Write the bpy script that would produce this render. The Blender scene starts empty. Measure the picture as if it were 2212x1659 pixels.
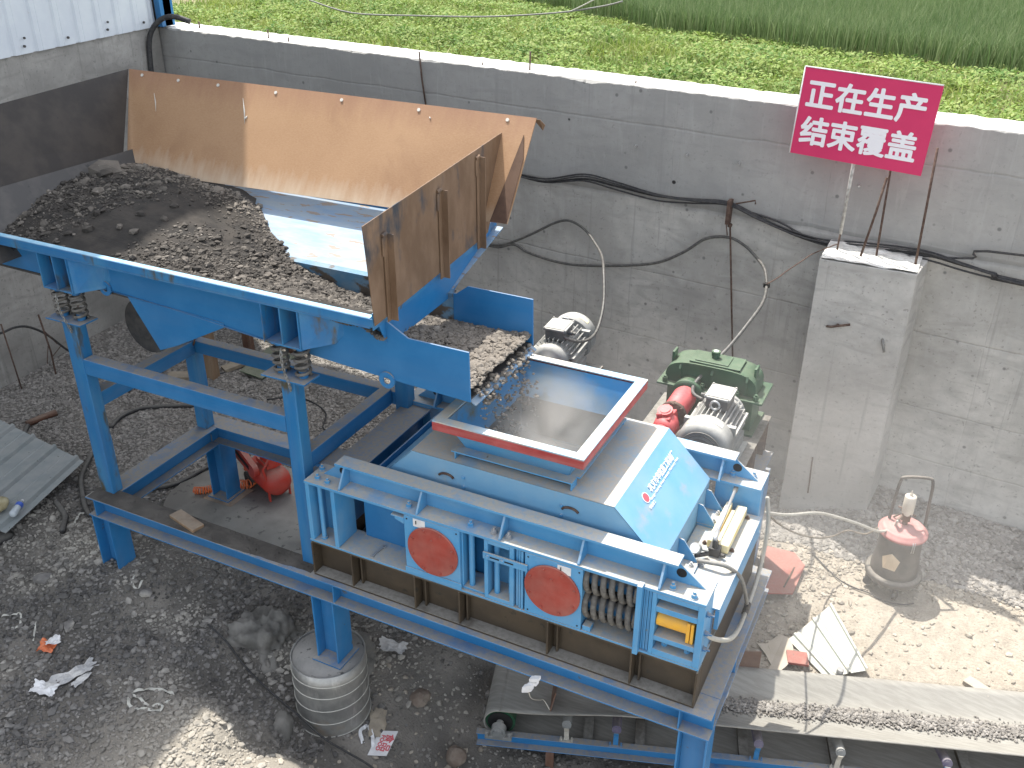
import bpy, bmesh, math, random
import numpy as np
from mathutils import Vector, Matrix, noise as mnoise
R = math.radians
random.seed(7)
scene = bpy.context.scene
# ---------------------------------------------------------------- camera
cam_d = bpy.data.cameras.new('camera'); cam = bpy.data.objects.new('camera', cam_d)
scene.collection.objects.link(cam); scene.camera = cam
cam_d.sensor_fit = 'HORIZONTAL'; cam_d.sensor_width = 36.0; cam_d.lens = 2089.0/2212.0*36.0
cam_d.clip_start = 0.05; cam_d.clip_end = 400
yaw, pit, roll = R(26.296), R(28.284), R(0.231)
hd = Vector((-math.sin(yaw), math.cos(yaw), 0)); rt = Vector((math.cos(yaw), math.sin(yaw), 0)); up = Vector((0, 0, 1))
F_ = hd*math.cos(pit)-up*math.sin(pit); U_ = hd*math.sin(pit)+up*math.cos(pit)
r2 = rt*math.cos(roll)+U_*math.sin(roll); u2 = -rt*math.sin(roll)+U_*math.cos(roll)
m = Matrix((r2, u2, -F_)).transposed().to_4x4(); m.translation = Vector((5.676, -4.069, 4.5))
cam.matrix_world = m
# ---------------------------------------------------------------- light
SUN = Vector((0.38, -0.27, -1.0)).normalized()          # direction the light travels
w = bpy.data.worlds.new('World'); scene.world = w; w.use_nodes = True
nt = w.node_tree; nt.nodes.clear()
sky = nt.nodes.new('ShaderNodeTexSky'); sky.sky_type = 'NISHITA'; sky.sun_disc = False
sky.sun_elevation = math.asin(-SUN.z); sky.sun_rotation = math.atan2(-SUN.x, -SUN.y)
sky.air_density = 1.0; sky.dust_density = 2.0
bg = nt.nodes.new('ShaderNodeBackground'); bg.inputs[1].default_value = 0.15
out = nt.nodes.new('ShaderNodeOutputWorld')
hsv = nt.nodes.new('ShaderNodeHueSaturation'); hsv.inputs['Saturation'].default_value = .34
nt.links.new(sky.outputs[0], hsv.inputs['Color']); nt.links.new(hsv.outputs[0], bg.inputs[0]); nt.links.new(bg.outputs[0], out.inputs[0])
sl = bpy.data.lights.new('sun', 'SUN'); sl.energy = 2.6; sl.angle = R(0.53); sl.color = (1.0, 0.95, 0.87)
so = bpy.data.objects.new('sun', sl); scene.collection.objects.link(so)
so.rotation_euler = SUN.to_track_quat('-Z', 'Y').to_euler()
scene.view_settings.view_transform = 'Standard'; scene.view_settings.look = 'None'
scene.view_settings.exposure = 1.58; scene.view_settings.gamma = 1.0
scene.render.engine = 'CYCLES'
scene.cycles.max_bounces = 6; scene.cycles.diffuse_bounces = 4; scene.cycles.volume_bounces = 1

# ---------------------------------------------------------------- materials
MATS = {}
def srgb(r, g, b):
    f = lambda c: ((c/255+0.055)/1.055)**2.4 if c/255 > 0.04045 else c/255/12.92
    return (f(r), f(g), f(b), 1)
def col(c): return (c[0], c[1], c[2], 1)
def mat(name, c1, c2=None, sc=6.0, lo=.42, hi=.6, rough=.6, metal=0, dust=0, dustc=(.34, .31, .26), bump=.0, bsc=40,
        stretch=None, c3=None, sc3=14, t3=.62, w3=.06, spec=.4, isl=0, detail=6, ramp_=(.30, .85), film=.20):
    M = bpy.data.materials.new(name); M.use_nodes = True; t = M.node_tree; N = t.nodes; L = t.links
    p = N['Principled BSDF']; p.inputs['Roughness'].default_value = rough; p.inputs['Metallic'].default_value = metal
    p.inputs['Specular IOR Level'].default_value = spec
    tc = N.new('ShaderNodeTexCoord'); mp = N.new('ShaderNodeMapping'); L.new(tc.outputs['Object'], mp.inputs[0])
    if stretch: mp.inputs['Scale'].default_value = stretch
    def noise_(scale, det=detail, src=mp, rough_=.6):
        n = N.new('ShaderNodeTexNoise'); n.inputs['Scale'].default_value = scale; n.inputs['Detail'].default_value = det
        n.inputs['Roughness'].default_value = rough_; L.new(src.outputs[0], n.inputs['Vector']); return n
    def ramp(n, a, b):
        r = N.new('ShaderNodeMapRange'); r.inputs[1].default_value = a; r.inputs[2].default_value = b; r.clamp = True
        L.new(n, r.inputs[0]); return r.outputs[0]
    def mix(f, a, b, mode='MIX'):
        x = N.new('ShaderNodeMix'); x.data_type = 'RGBA'; x.blend_type = mode
        if isinstance(f, float): x.inputs[0].default_value = f
        else: L.new(f, x.inputs[0])
        for k, v in ((6, a), (7, b)):
            if isinstance(v, tuple): x.inputs[k].default_value = v
            else: L.new(v, x.inputs[k])
        return x.outputs[2]
    c = col(c1)
    if c2: c = mix(ramp(noise_(sc).outputs[0], lo, hi), col(c1), col(c2))
    if c3: c = mix(ramp(noise_(sc3, 8).outputs[0], t3, t3+w3), c, col(c3))
    if isl:
        g = N.new('ShaderNodeNewGeometry')
        v = ramp(g.outputs['Random Per Island'], 0, 1)
        mr = N.new('ShaderNodeMapRange'); mr.inputs[3].default_value = 1-isl; mr.inputs[4].default_value = 1+isl; L.new(v, mr.inputs[0])
        hs = N.new('ShaderNodeHueSaturation'); L.new(mr.outputs[0], hs.inputs['Value'])
        if isinstance(c, tuple): hs.inputs['Color'].default_value = c
        else: L.new(c, hs.inputs['Color'])
        c = hs.outputs[0]
    if dust:
        g = N.new('ShaderNodeNewGeometry'); sx = N.new('ShaderNodeSeparateXYZ'); L.new(g.outputs['Normal'], sx.inputs[0])
        a = ramp(sx.outputs[2], *ramp_)
        n = noise_(3.2, 8); b = ramp(n.outputs[0], .24, .46)
        n2 = ramp(noise_(38, 3).outputs[0], .3, .6)
        m1 = N.new('ShaderNodeMath'); m1.operation = 'MULTIPLY'; L.new(a, m1.inputs[0]); L.new(b, m1.inputs[1])
        mm = N.new('ShaderNodeMapRange'); mm.inputs[3].default_value = .62; mm.inputs[4].default_value = 1; L.new(n2, mm.inputs[0])
        m3 = N.new('ShaderNodeMath'); m3.operation = 'MULTIPLY'; L.new(m1.outputs[0], m3.inputs[0]); L.new(mm.outputs[0], m3.inputs[1])
        m2 = N.new('ShaderNodeMath'); m2.operation = 'MULTIPLY'; L.new(m3.outputs[0], m2.inputs[0]); m2.inputs[1].default_value = dust
        c = mix(m2.outputs[0], c, col(dustc))
        n4 = noise_(2.1, 7, tc); c = mix(ramp(n4.outputs[0], .35, .7), c, mix(film, c, col(dustc)))
        rr = N.new('ShaderNodeMapRange'); rr.inputs[3].default_value = rough; rr.inputs[4].default_value = .95; L.new(m2.outputs[0], rr.inputs[0]); L.new(rr.outputs[0], p.inputs['Roughness'])
    if isinstance(c, tuple): p.inputs['Base Color'].default_value = c
    else: L.new(c, p.inputs['Base Color'])
    if bump:
        n = noise_(bsc, 8, tc); bm = N.new('ShaderNodeBump'); bm.inputs['Strength'].default_value = bump
        bm.inputs['Distance'].default_value = .01; L.new(n.outputs[0], bm.inputs['Height']); L.new(bm.outputs[0], p.inputs['Normal'])
    MATS[name] = M; return M
BLUE = (.014, .150, .36)
mat('blue', BLUE, (.025, .175, .40), 3, film=.10, dust=1.0, dustc=(.30, .275, .235), rough=.38, bump=.04, c3=(.10, .085, .06), sc3=9, t3=.66, w3=.05)
mat('blue_clean', BLUE, (.022, .17, .39), 4, film=.08, dust=.45, rough=.35, bump=.03)
mat('rim_pale', (.24, .46, .62), (.34, .52, .64), 9, rough=.4, c3=(.12, .2, .3), sc3=12, t3=.66)
mat('blue_mud', (.07, .17, .27), (.13, .20, .26), 6, rough=.5, c3=(.075, .062, .05), sc3=3.5, t3=.50, w3=.05, stretch=(1, 1, 1.6), bump=.1)
mat('guard_blue', (.13, .33, .52), (.17, .36, .53), 3, dust=1.0, dustc=(.44, .39, .32), rough=.45, bump=.03, ramp_=(.74, .9), c3=(.30, .33, .32), sc3=4, t3=.62, w3=.15)
mat('blue_front', (.055, .27, .52), (.08, .30, .54), 4, film=.16, dust=.95, dustc=(.42, .38, .31), rough=.42, bump=.04, c3=(.20, .20, .17), sc3=16, t3=.69, w3=.04)
mat('hopper_dusty', (.035, .21, .44), (.11, .21, .30), 4, .42, .66, rough=.7, film=.10, dust=.25, dustc=(.38, .35, .3), c3=(.12, .12, .07), sc3=2.2, t3=.56, w3=.1)
mat('blue_worn', (.05, .20, .40), (.17, .26, .33), 7, .36, .66, rough=.45, c3=(.15, .11, .08), sc3=10, t3=.58, w3=.03, dust=.25, dustc=(.40, .36, .32), stretch=(.5, 2, 2))
mat('blue_rusty', (.015, .15, .36), (.035, .19, .38), 5, film=.10, dust=.3, rough=.4, c3=(.075, .065, .035), sc3=6, t3=.56, w3=.10, stretch=(1, 1, .35))
mat('red', (.27, .032, .022), (.34, .05, .035), 5, dust=.35, rough=.5, c3=(.14, .03, .02), sc3=20, t3=.66)
mat('red_rim', (.32, .03, .03), (.40, .06, .06), 8, rough=.5, dust=.6, dustc=(.5, .44, .4))
mat('rim_worn', (.26, .42, .55), (.48, .45, .38), 6, .4, .6, rough=.6)
mat('rim_top', (.30, .44, .56), (.55, .50, .42), 5, .4, .6, rough=.7)
mat('sign_red', (.56, .030, .115), (.60, .036, .125), 3, rough=.55)
mat('white_letter', (.80, .78, .80), rough=.6)
mat('white_print', (.82, .85, .88), rough=.5)
mat('logo_red', (.55, .10, .12), rough=.5)
mat('rust_dark', (.14, .085, .048), (.215, .14, .088), 5, .38, .66, rough=.72, bump=.1, bsc=60, c3=(.045, .050, .058), sc3=2.6, t3=.54, w3=.1, stretch=(1, 1.2, .6))
mat('plate_dark', (.024, .020, .017), (.040, .033, .027), 4, rough=.6, c3=(.018, .017, .016), sc3=5, t3=.66, bump=.05)
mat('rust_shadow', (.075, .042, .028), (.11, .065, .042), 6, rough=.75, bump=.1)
mat('steel_dark', (.050, .048, .046), (.08, .074, .068), 4, rough=.55, c3=(.02, .02, .022), sc3=7, t3=.62, bump=.05)
mat('old_brown', (.046, .034, .022), (.065, .048, .030), 4, film=.05, rough=.6, dust=1.0, dustc=(.26, .25, .225), bump=.05, c3=(.03, .026, .02), sc3=12, t3=.6)
mat('rust_red', (.10, .045, .028), (.14, .07, .045), 9, rough=.8, bump=.1, dust=.3)
mat('rebar', (.07, .042, .032), (.12, .08, .06), 30, rough=.85)
mat('rebar_white', (.5, .48, .44), (.3, .28, .25), 20, rough=.8)
mat('bolt_zinc', (.40, .42, .44), (.5, .5, .5), 20, rough=.35, metal=.6, dust=.3)
mat('bolt_white', (.55, .53, .48), rough=.5)
mat('spring', (.085, .082, .076), (.15, .143, .13), 40, rough=.8, bump=.2, bsc=90, dust=.5, dustc=(.2, .18, .15))
mat('green', (.010, .055, .028), (.016, .075, .038), 5, film=.06, rough=.4, dust=.42, dustc=(.20, .22, .15), bump=.05)
mat('motor_grey', (.15, .16, .16), (.19, .20, .20), 5, rough=.5, dust=.55, dustc=(.55, .53, .48), bump=.05)
mat('motor_dark', (.07, .075, .08), (.1, .1, .1), 6, rough=.5, dust=.3)
mat('shaft_red', (.42, .018, .028), (.50, .045, .05), 7, film=.06, rough=.45, dust=.22, dustc=(.6, .45, .42))
mat('yellow', (.80, .42, .03), (.75, .38, .03), 6, rough=.45, dust=.25)
mat('yellow_pale', (.80, .62, .25), (.80, .7, .42), 5, rough=.5, dust=.75, dustc=(.72, .66, .5))
mat('rubber', (.025, .025, .027), (.05, .048, .045), 12, rough=.7, dust=.6, dustc=(.2, .19, .17))
mat('cable', (.030, .030, .032), (.055, .053, .05), 30, rough=.6)
mat('hose_pale', (.36, .35, .31), (.42, .40, .35), 30, rough=.6)
mat('cord_grey', (.075, .073, .068), (.12, .115, .105), 30, rough=.5)
mat('hose_grey', (.17, .17, .16), (.22, .21, .19), 30, rough=.6)
mat('belt', (.24, .23, .205), (.29, .28, .25), 6, rough=.8, stretch=(1, 8, 1), bump=.05)
mat('galv', (.34, .35, .35), (.42, .42, .41), 8, rough=.42, metal=.25, c3=(.22, .21, .19), sc3=14, t3=.58, w3=.08, bump=.06, bsc=20)
mat('sheet_white', (.62, .66, .70), (.66, .70, .73), 4, rough=.45, c3=(.45, .42, .38), sc3=10, t3=.70)
mat('sheet_grey', (.25, .275, .275), (.30, .315, .31), 5, rough=.6, c3=(.06, .055, .05), sc3=26, t3=.68, w3=.02)
mat('panel_white', (.42, .45, .41), (.47, .48, .43), 6, rough=.5, dust=.25, dustc=(.42, .38, .32))
mat('board_white', (.40, .35, .28), (.44, .39, .32), 6, rough=.8)
mat('wood', (.19, .12, .07), (.26, .17, .10), 12, stretch=(1, 1, .2), rough=.8, dust=.5, bump=.15)
mat('wood_pale', (.30, .25, .18), (.22, .18, .13), 12, rough=.85, dust=.4)
mat('orange', (.75, .16, .03), (.7, .14, .03), 5, rough=.5, dust=.25)
mat('comp_red', (.50, .035, .02), (.42, .04, .03), 5, rough=.5, dust=.75, dustc=(.30, .2, .16))
mat('paper', (.55, .54, .52), (.40, .40, .40), 8, rough=.8)
mat('plastic_white', (.72, .72, .72), (.6, .6, .6), 12, rough=.5)
mat('strap', (.48, .47, .42), rough=.6)
mat('chain', (.35, .35, .33), (.2, .19, .17), 60, rough=.5, metal=.4)
mat('lid_red', (.34, .09, .085), (.42, .15, .14), 5, rough=.5, dust=.5, dustc=(.5, .36, .33))
mat('drum_black', (.035, .032, .03), (.07, .062, .055), 6, rough=.55, dust=.5)
mat('ivory', (.50, .45, .38), (.58, .53, .46), 8, rough=.5)
mat('cardboard', (.50, .38, .25), (.55, .44, .31), 8, rough=.8)
mat('purple', (.07, .06, .12), (.12, .11, .16), 9, rough=.6, dust=.4)
mat('glass_face', (.7, .7, .68), rough=.2)
mat('black', (.012, .012, .012), rough=.6)
mat('bottle', (.45, .5, .53), rough=.15)
mat('bottle_label', (.05, .12, .5), rough=.5)
mat('jug', (.42, .38, .24), (.32, .27, .15), 9, rough=.5)
mat('green_sheet', (.03, .07, .03), (.05, .09, .045), 7, rough=.6, dust=.4)
mat('red_bucket', (.42, .05, .06), (.5, .1, .11), 7, rough=.5, dust=.3)
mat('stone_grey', (.215, .20, .18), (.265, .248, .225), 9, isl=.32, rough=.9)
mat('stone_dark', (.060, .058, .056), (.10, .094, .085), 9, isl=.55, rough=.85)
mat('stone_front', (.115, .11, .104), (.195, .185, .17), 5, isl=.5, rough=.9, c3=(.32, .30, .26), sc3=1.1, t3=.48, w3=.16)
mat('stone_pale', (.31, .275, .225), (.38, .34, .28), 9, isl=.25, rough=.9)
mat('stone_ore', (.050, .044, .038), (.115, .103, .088), 5, .40, .66, isl=.55, rough=.85, c3=(.22, .20, .175), sc3=30, t3=.62)
mat('ore_fines', (.022, .020, .018), (.040, .035, .030), 6, rough=.95, bump=.5, bsc=50)
mat('ore_dusty', (.075, .068, .060), (.11, .10, .088), 6, rough=.95, bump=.4, bsc=50)
mat('lump', (.16, .155, .14), (.22, .21, .19), 5, rough=.95, bump=.5, bsc=25)
mat('rock_brown', (.18, .14, .11), (.25, .21, .17), 6, rough=.95, bump=.4, bsc=20)
mat('slab', (.20, .19, .175), (.27, .26, .235), 2.2, rough=.9, bump=.3, bsc=30, c3=(.13, .125, .115), sc3=14, t3=.6)
mat('footing_top', (.24, .235, .22), (.3, .29, .27), 5, rough=.9, bump=.4, bsc=30, c3=(.12, .115, .11), sc3=20, t3=.6)
mat('mastic', (.2, .17, .13), (.12, .1, .08), 9, rough=.9)

# ore dusty on the chute and along the back ridge
M = MATS['stone_ore']; t = M.node_tree; p = t.nodes['Principled BSDF']; lk = p.inputs['Base Color'].links[0]; src = lk.from_socket
tc = t.nodes.new('ShaderNodeTexCoord'); sx = t.nodes.new('ShaderNodeSeparateXYZ'); t.links.new(tc.outputs['Object'], sx.inputs[0])
def _mr(s, a, b, c, d):
    r = t.nodes.new('ShaderNodeMapRange'); r.inputs[1].default_value = a; r.inputs[2].default_value = b; r.inputs[3].default_value = c; r.inputs[4].default_value = d; t.links.new(s, r.inputs[0]); return r.outputs[0]
mx1 = t.nodes.new('ShaderNodeMath'); mx1.operation = 'MAXIMUM'; t.links.new(_mr(sx.outputs[0], 2.5, 2.9, 0, .62), mx1.inputs[0]); t.links.new(_mr(sx.outputs[1], 1.15, 1.5, 0, .5), mx1.inputs[1])
mx = t.nodes.new('ShaderNodeMix'); mx.data_type = 'RGBA'; t.links.new(mx1.outputs[0], mx.inputs[0]); t.links.new(src, mx.inputs[6]); mx.inputs[7].default_value = (.24, .21, .175, 1); t.links.new(mx.outputs[2], p.inputs['Base Color'])

def place_mix(mname, fx, fy, colr, amt):   # mixes a paler colour in over one area, by object x and y
    t = MATS[mname].node_tree; p = t.nodes['Principled BSDF']; src = p.inputs['Base Color'].links[0].from_socket
    tc = t.nodes.new('ShaderNodeTexCoord'); sx = t.nodes.new('ShaderNodeSeparateXYZ'); t.links.new(tc.outputs['Object'], sx.inputs[0])
    def mr(s, a, b):
        r = t.nodes.new('ShaderNodeMapRange'); r.inputs[1].default_value = a; r.inputs[2].default_value = b; t.links.new(s, r.inputs[0]); return r.outputs[0]
    mm = t.nodes.new('ShaderNodeMath'); mm.operation = 'MULTIPLY'; t.links.new(mr(sx.outputs[0], *fx), mm.inputs[0]); t.links.new(mr(sx.outputs[1], *fy), mm.inputs[1])
    m2 = t.nodes.new('ShaderNodeMath'); m2.operation = 'MULTIPLY'; t.links.new(mm.outputs[0], m2.inputs[0]); m2.inputs[1].default_value = amt
    mx = t.nodes.new('ShaderNodeMix'); mx.data_type = 'RGBA'; t.links.new(m2.outputs[0], mx.inputs[0]); t.links.new(src, mx.inputs[6]); mx.inputs[7].default_value = col(colr); t.links.new(mx.outputs[2], p.inputs['Base Color'])
place_mix('stone_front', (.9, 1.5), (-.35, -.9), (.36, .33, .28), .75)
def custom(name, rough=.85, metal=0):
    M = bpy.data.materials.new(name); M.use_nodes = True; MATS[name] = M
    t = M.node_tree; p = t.nodes['Principled BSDF']; p.inputs['Roughness'].default_value = rough; p.inputs['Metallic'].default_value = metal
    tc = t.nodes.new('ShaderNodeTexCoord')
    return M, t, t.nodes, t.links, p, tc
def nz(N, L, vec, scale, det=6, rough=.6, st=None, dist=0):
    if st:
        mp = N.new('ShaderNodeMapping'); mp.inputs['Scale'].default_value = st; L.new(vec, mp.inputs[0]); vec = mp.outputs[0]
    n = N.new('ShaderNodeTexNoise'); n.inputs['Scale'].default_value = scale; n.inputs['Detail'].default_value = det
    n.inputs['Roughness'].default_value = rough; n.inputs['Distortion'].default_value = dist; L.new(vec, n.inputs['Vector']); return n.outputs[0]
def rmp(N, L, s, a, b, c=0., d=1.):
    r = N.new('ShaderNodeMapRange'); r.inputs[1].default_value = a; r.inputs[2].default_value = b
    r.inputs[3].default_value = c; r.inputs[4].default_value = d; L.new(s, r.inputs[0]); return r.outputs[0]
def mixc(N, L, f, a, b, mode='MIX'):
    x = N.new('ShaderNodeMix'); x.data_type = 'RGBA'; x.blend_type = mode
    if isinstance(f, (int, float)): x.inputs[0].default_value = f
    else: L.new(f, x.inputs[0])
    for k, v in ((6, a), (7, b)):
        if isinstance(v, tuple): x.inputs[k].default_value = col(v)
        else: L.new(v, x.inputs[k])
    return x.outputs[2]
def mth(N, L, op, a, b=None):
    x = N.new('ShaderNodeMath'); x.operation = op
    for k, v in ((0, a), (1, b)):
        if v is None: continue
        if isinstance(v, (int, float)): x.inputs[k].default_value = v
        else: L.new(v, x.inputs[k])
    return x.outputs[0]
# cast concrete with board seams, tie holes, lime runs and stains (object space: x along the wall, z up)
def concrete(name, base, seams=True):
    M, t, N, L, p, tc = custom(name, .9); V = tc.outputs['Object']
    a = nz(N, L, V, 1.1, 8); b = nz(N, L, V, 9, 8); s = nz(N, L, V, 3.2, 7, st=(3.2, 3.2, .30))
    k = base
    c = mixc(N, L, rmp(N, L, a, .38, .62), tuple(v*.72 for v in k), tuple(v*1.10 for v in k))
    c = mixc(N, L, rmp(N, L, b, .4, .72, 0, .45), c, tuple(v*.62 for v in k))
    c = mixc(N, L, rmp(N, L, s, .58, .72, 0, .35), c, (.47, .465, .44))
    s2 = nz(N, L, V, 2.5, 8, st=(7, 7, .22)); c = mixc(N, L, rmp(N, L, s2, .60, .68, 0, .5), c, tuple(v*.55 for v in k))
    hz = nz(N, L, V, 3.0, 9, st=(.6, .6, 2.2), dist=1.2); c = mixc(N, L, rmp(N, L, hz, .50, .66, 0, .5), c, tuple(v*.58 for v in k))
    bl = nz(N, L, V, 30, 6); c = mixc(N, L, rmp(N, L, bl, .60, .67, 0, .6), c, tuple(v*.45 for v in k))
    sx = N.new('ShaderNodeSeparateXYZ'); L.new(V, sx.inputs[0])
    wob = rmp(N, L, nz(N, L, V, 1.7, 5), 0, 1, -.03, .03)
    h = None
    if seams:
        def seam(src, at, wd, wobble):
            d = mth(N, L, 'ABSOLUTE', mth(N, L, 'SUBTRACT', mth(N, L, 'ADD', src, wobble), at))
            return rmp(N, L, d, 0, wd, 1, 0)
        tot = None
        for zz, wd, st in ((2.36, .016, .4), (1.66, .035, .9), (.92, .012, .42), (.2, .012, .32), (-.3, .012, .32)):
            q = mth(N, L, 'MULTIPLY', seam(sx.outputs[2], zz, wd, wob), st); tot = q if tot is None else mth(N, L, 'MAXIMUM', tot, q)
        for xx in (-1.3, .9, 3.05, 4.5, 6.0):
            q = mth(N, L, 'MULTIPLY', seam(sx.outputs[0], xx, .008, wob), .22); tot = mth(N, L, 'MAXIMUM', tot, q)
        c = mixc(N, L, mth(N, L, 'MULTIPLY', tot, rmp(N, L, b, .3, .6, .3, 1)), c, tuple(v*.52 for v in k))
        # darker upper lift above the construction joint
        up_ = rmp(N, L, mth(N, L, 'ADD', sx.outputs[2], mth(N, L, 'MULTIPLY', wob, 2)), 1.62, 1.68, 0, .34)
        c = mixc(N, L, mth(N, L, 'MULTIPLY', up_, 1.9), c, (.27, .268, .258))
        sw = nz(N, L, V, 4, 9, st=(3.5, 3.5, .5), dist=.8); c = mixc(N, L, rmp(N, L, sw, .56, .68, 0, .35), c, (.40, .395, .375))
        h = tot
        # tie holes
        vo = N.new('ShaderNodeTexVoronoi'); vo.inputs['Scale'].default_value = 2.1; vo.inputs['Randomness'].default_value = .55
        mp = N.new('ShaderNodeMapping'); mp.inputs['Scale'].default_value = (1, .0, 1.1); L.new(V, mp.inputs[0]); L.new(mp.outputs[0], vo.inputs['Vector'])
        hole = rmp(N, L, vo.outputs['Distance'], .034, .048, 1, 0)
        c = mixc(N, L, hole, c, (.03, .03, .03))
        vo2 = N.new('ShaderNodeTexVoronoi'); vo2.inputs['Scale'].default_value = 5.5
        mp2 = N.new('ShaderNodeMapping'); mp2.inputs['Scale'].default_value = (1, .0, 1.0); L.new(V, mp2.inputs[0]); L.new(mp2.outputs[0], vo2.inputs['Vector'])
        c = mixc(N, L, rmp(N, L, vo2.outputs['Distance'], .06, .11, .75, 0), c, (.13, .13, .125))
    L.new(c, p.inputs['Base Color'])
    bm = N.new('ShaderNodeBump'); bm.inputs['Strength'].default_value = .35; bm.inputs['Distance'].default_value = .012
    L.new(nz(N, L, V, 14, 9), bm.inputs['Height']); L.new(bm.outputs[0], p.inputs['Normal'])
    if h is not None:
        b2 = N.new('ShaderNodeBump'); b2.inputs['Strength'].default_value = .5; b2.inputs['Distance'].default_value = .02; b2.invert = True
        L.new(h, b2.inputs['Height']); L.new(bm.outputs[0], b2.inputs['Normal']); L.new(b2.outputs[0], p.inputs['Normal'])
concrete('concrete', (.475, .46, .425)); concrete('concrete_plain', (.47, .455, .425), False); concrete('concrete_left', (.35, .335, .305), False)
M, t, N, L, p, tc = custom('concrete_top', .9); V = tc.outputs['Object']
L.new(mixc(N, L, rmp(N, L, nz(N, L, V, 7, 8), .35, .65), (.52, .51, .47), (.70, .69, .65)), p.inputs['Base Color'])
bm = N.new('ShaderNodeBump'); bm.inputs['Strength'].default_value = .8; bm.inputs['Distance'].default_value = .02; L.new(nz(N, L, V, 25, 9), bm.inputs['Height']); L.new(bm.outputs[0], p.inputs['Normal'])
# rusted tan back plate: even rust film with brushed, worn band along the bottom (object z up)
M, t, N, L, p, tc = custom('rust_tan', .62); V = tc.outputs['Object']
c = mixc(N, L, rmp(N, L, nz(N, L, V, 1.6, 7), .35, .68), (.345, .205, .108), (.295, .168, .085))
c = mixc(N, L, rmp(N, L, nz(N, L, V, 55, 4, st=(1, 1, 3)), .35, .7, 0, .35), c, (.44, .285, .17))
c = mixc(N, L, rmp(N, L, nz(N, L, V, 2.2, 6, dist=.8), .56, .74, 0, .4), c, (.22, .115, .06))
sx = N.new('ShaderNodeSeparateXYZ'); L.new(V, sx.inputs[0])
edge = mth(N, L, 'ADD', sx.outputs[2], rmp(N, L, nz(N, L, V, 6, 8, st=(3, 1, .5)), 0, 1, -.13, .13))
c = mixc(N, L, rmp(N, L, edge, .06, .22, .85, 0), c, (.47, .37, .27))
top = rmp(N, L, edge, .58, .80, 0, .6); c = mixc(N, L, top, c, (.23, .11, .07))
L.new(c, p.inputs['Base Color'])
bm = N.new('ShaderNodeBump'); bm.inputs['Strength'].default_value = .12; bm.inputs['Distance'].default_value = .005; L.new(nz(N, L, V, 60, 6), bm.inputs['Height']); L.new(bm.outputs[0], p.inputs['Normal'])
# ground soil: grey fines on the platform side, pale dry dust to the east
M, t, N, L, p, tc = custom('soil', .97); V = tc.outputs['Object']
sx = N.new('ShaderNodeSeparateXYZ'); L.new(V, sx.inputs[0])
g1 = nz(N, L, V, 1.4, 8); g2 = nz(N, L, V, 12, 8); g3 = nz(N, L, V, 50, 6)
dark = mixc(N, L, rmp(N, L, g1, .4, .62), (.11, .103, .092), (.23, .212, .185))
pale = mixc(N, L, rmp(N, L, g2, .35, .65), (.32, .28, .225), (.40, .355, .29))
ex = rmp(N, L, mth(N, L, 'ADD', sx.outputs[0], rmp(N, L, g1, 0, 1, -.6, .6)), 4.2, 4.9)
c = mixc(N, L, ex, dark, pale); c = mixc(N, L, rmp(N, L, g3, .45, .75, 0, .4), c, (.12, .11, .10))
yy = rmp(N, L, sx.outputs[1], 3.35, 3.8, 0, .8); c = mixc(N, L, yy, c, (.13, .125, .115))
L.new(c, p.inputs['Base Color'])
bm = N.new('ShaderNodeBump'); bm.inputs['Strength'].default_value = .8; bm.inputs['Distance'].default_value = .02; L.new(g3, bm.inputs['Height']); L.new(bm.outputs[0], p.inputs['Normal'])
place_mix('soil', (.9, 1.5), (-.35, -.9), (.33, .30, .25), .7)
M, t, N, L, p, tc = custom('field_soil', .97); V = tc.outputs['Object']
L.new(mixc(N, L, rmp(N, L, nz(N, L, V, 2, 8), .45, .6), (.09, .10, .035), (.20, .15, .095)), p.inputs['Base Color'])
# grass: each blade its own tint, plus broad patches
def grass(name, a, b, c_, s=.9):
    M, t, N, L, p, tc = custom(name, .75); V = tc.outputs['Object']
    g = N.new('ShaderNodeNewGeometry')
    c = mixc(N, L, rmp(N, L, nz(N, L, V, s, 6), .38, .62), a, b)
    c = mixc(N, L, rmp(N, L, g.outputs['Random Per Island'], .3, 1, 0, .75), c, c_)
    L.new(c, p.inputs['Base Color'])
    p.inputs['Specular IOR Level'].default_value = .3
    tr = N.new('ShaderNodeBsdfTranslucent'); L.new(c, tr.inputs[0]); ms = N.new('ShaderNodeMixShader'); ms.inputs[0].default_value = .3
    o = N['Material Output']; L.new(p.outputs[0], ms.inputs[1]); L.new(tr.outputs[0], ms.inputs[2]); L.new(ms.outputs[0], o.inputs[0])
grass('weeds', (.13, .235, .045), (.26, .33, .065), (.38, .38, .18))
grass('wheat', (.105, .175, .06), (.135, .205, .075), (.28, .33, .17), 1.6)
grass('broadleaf', (.09, .185, .04), (.20, .29, .06), (.34, .38, .14), 2.2)

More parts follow.
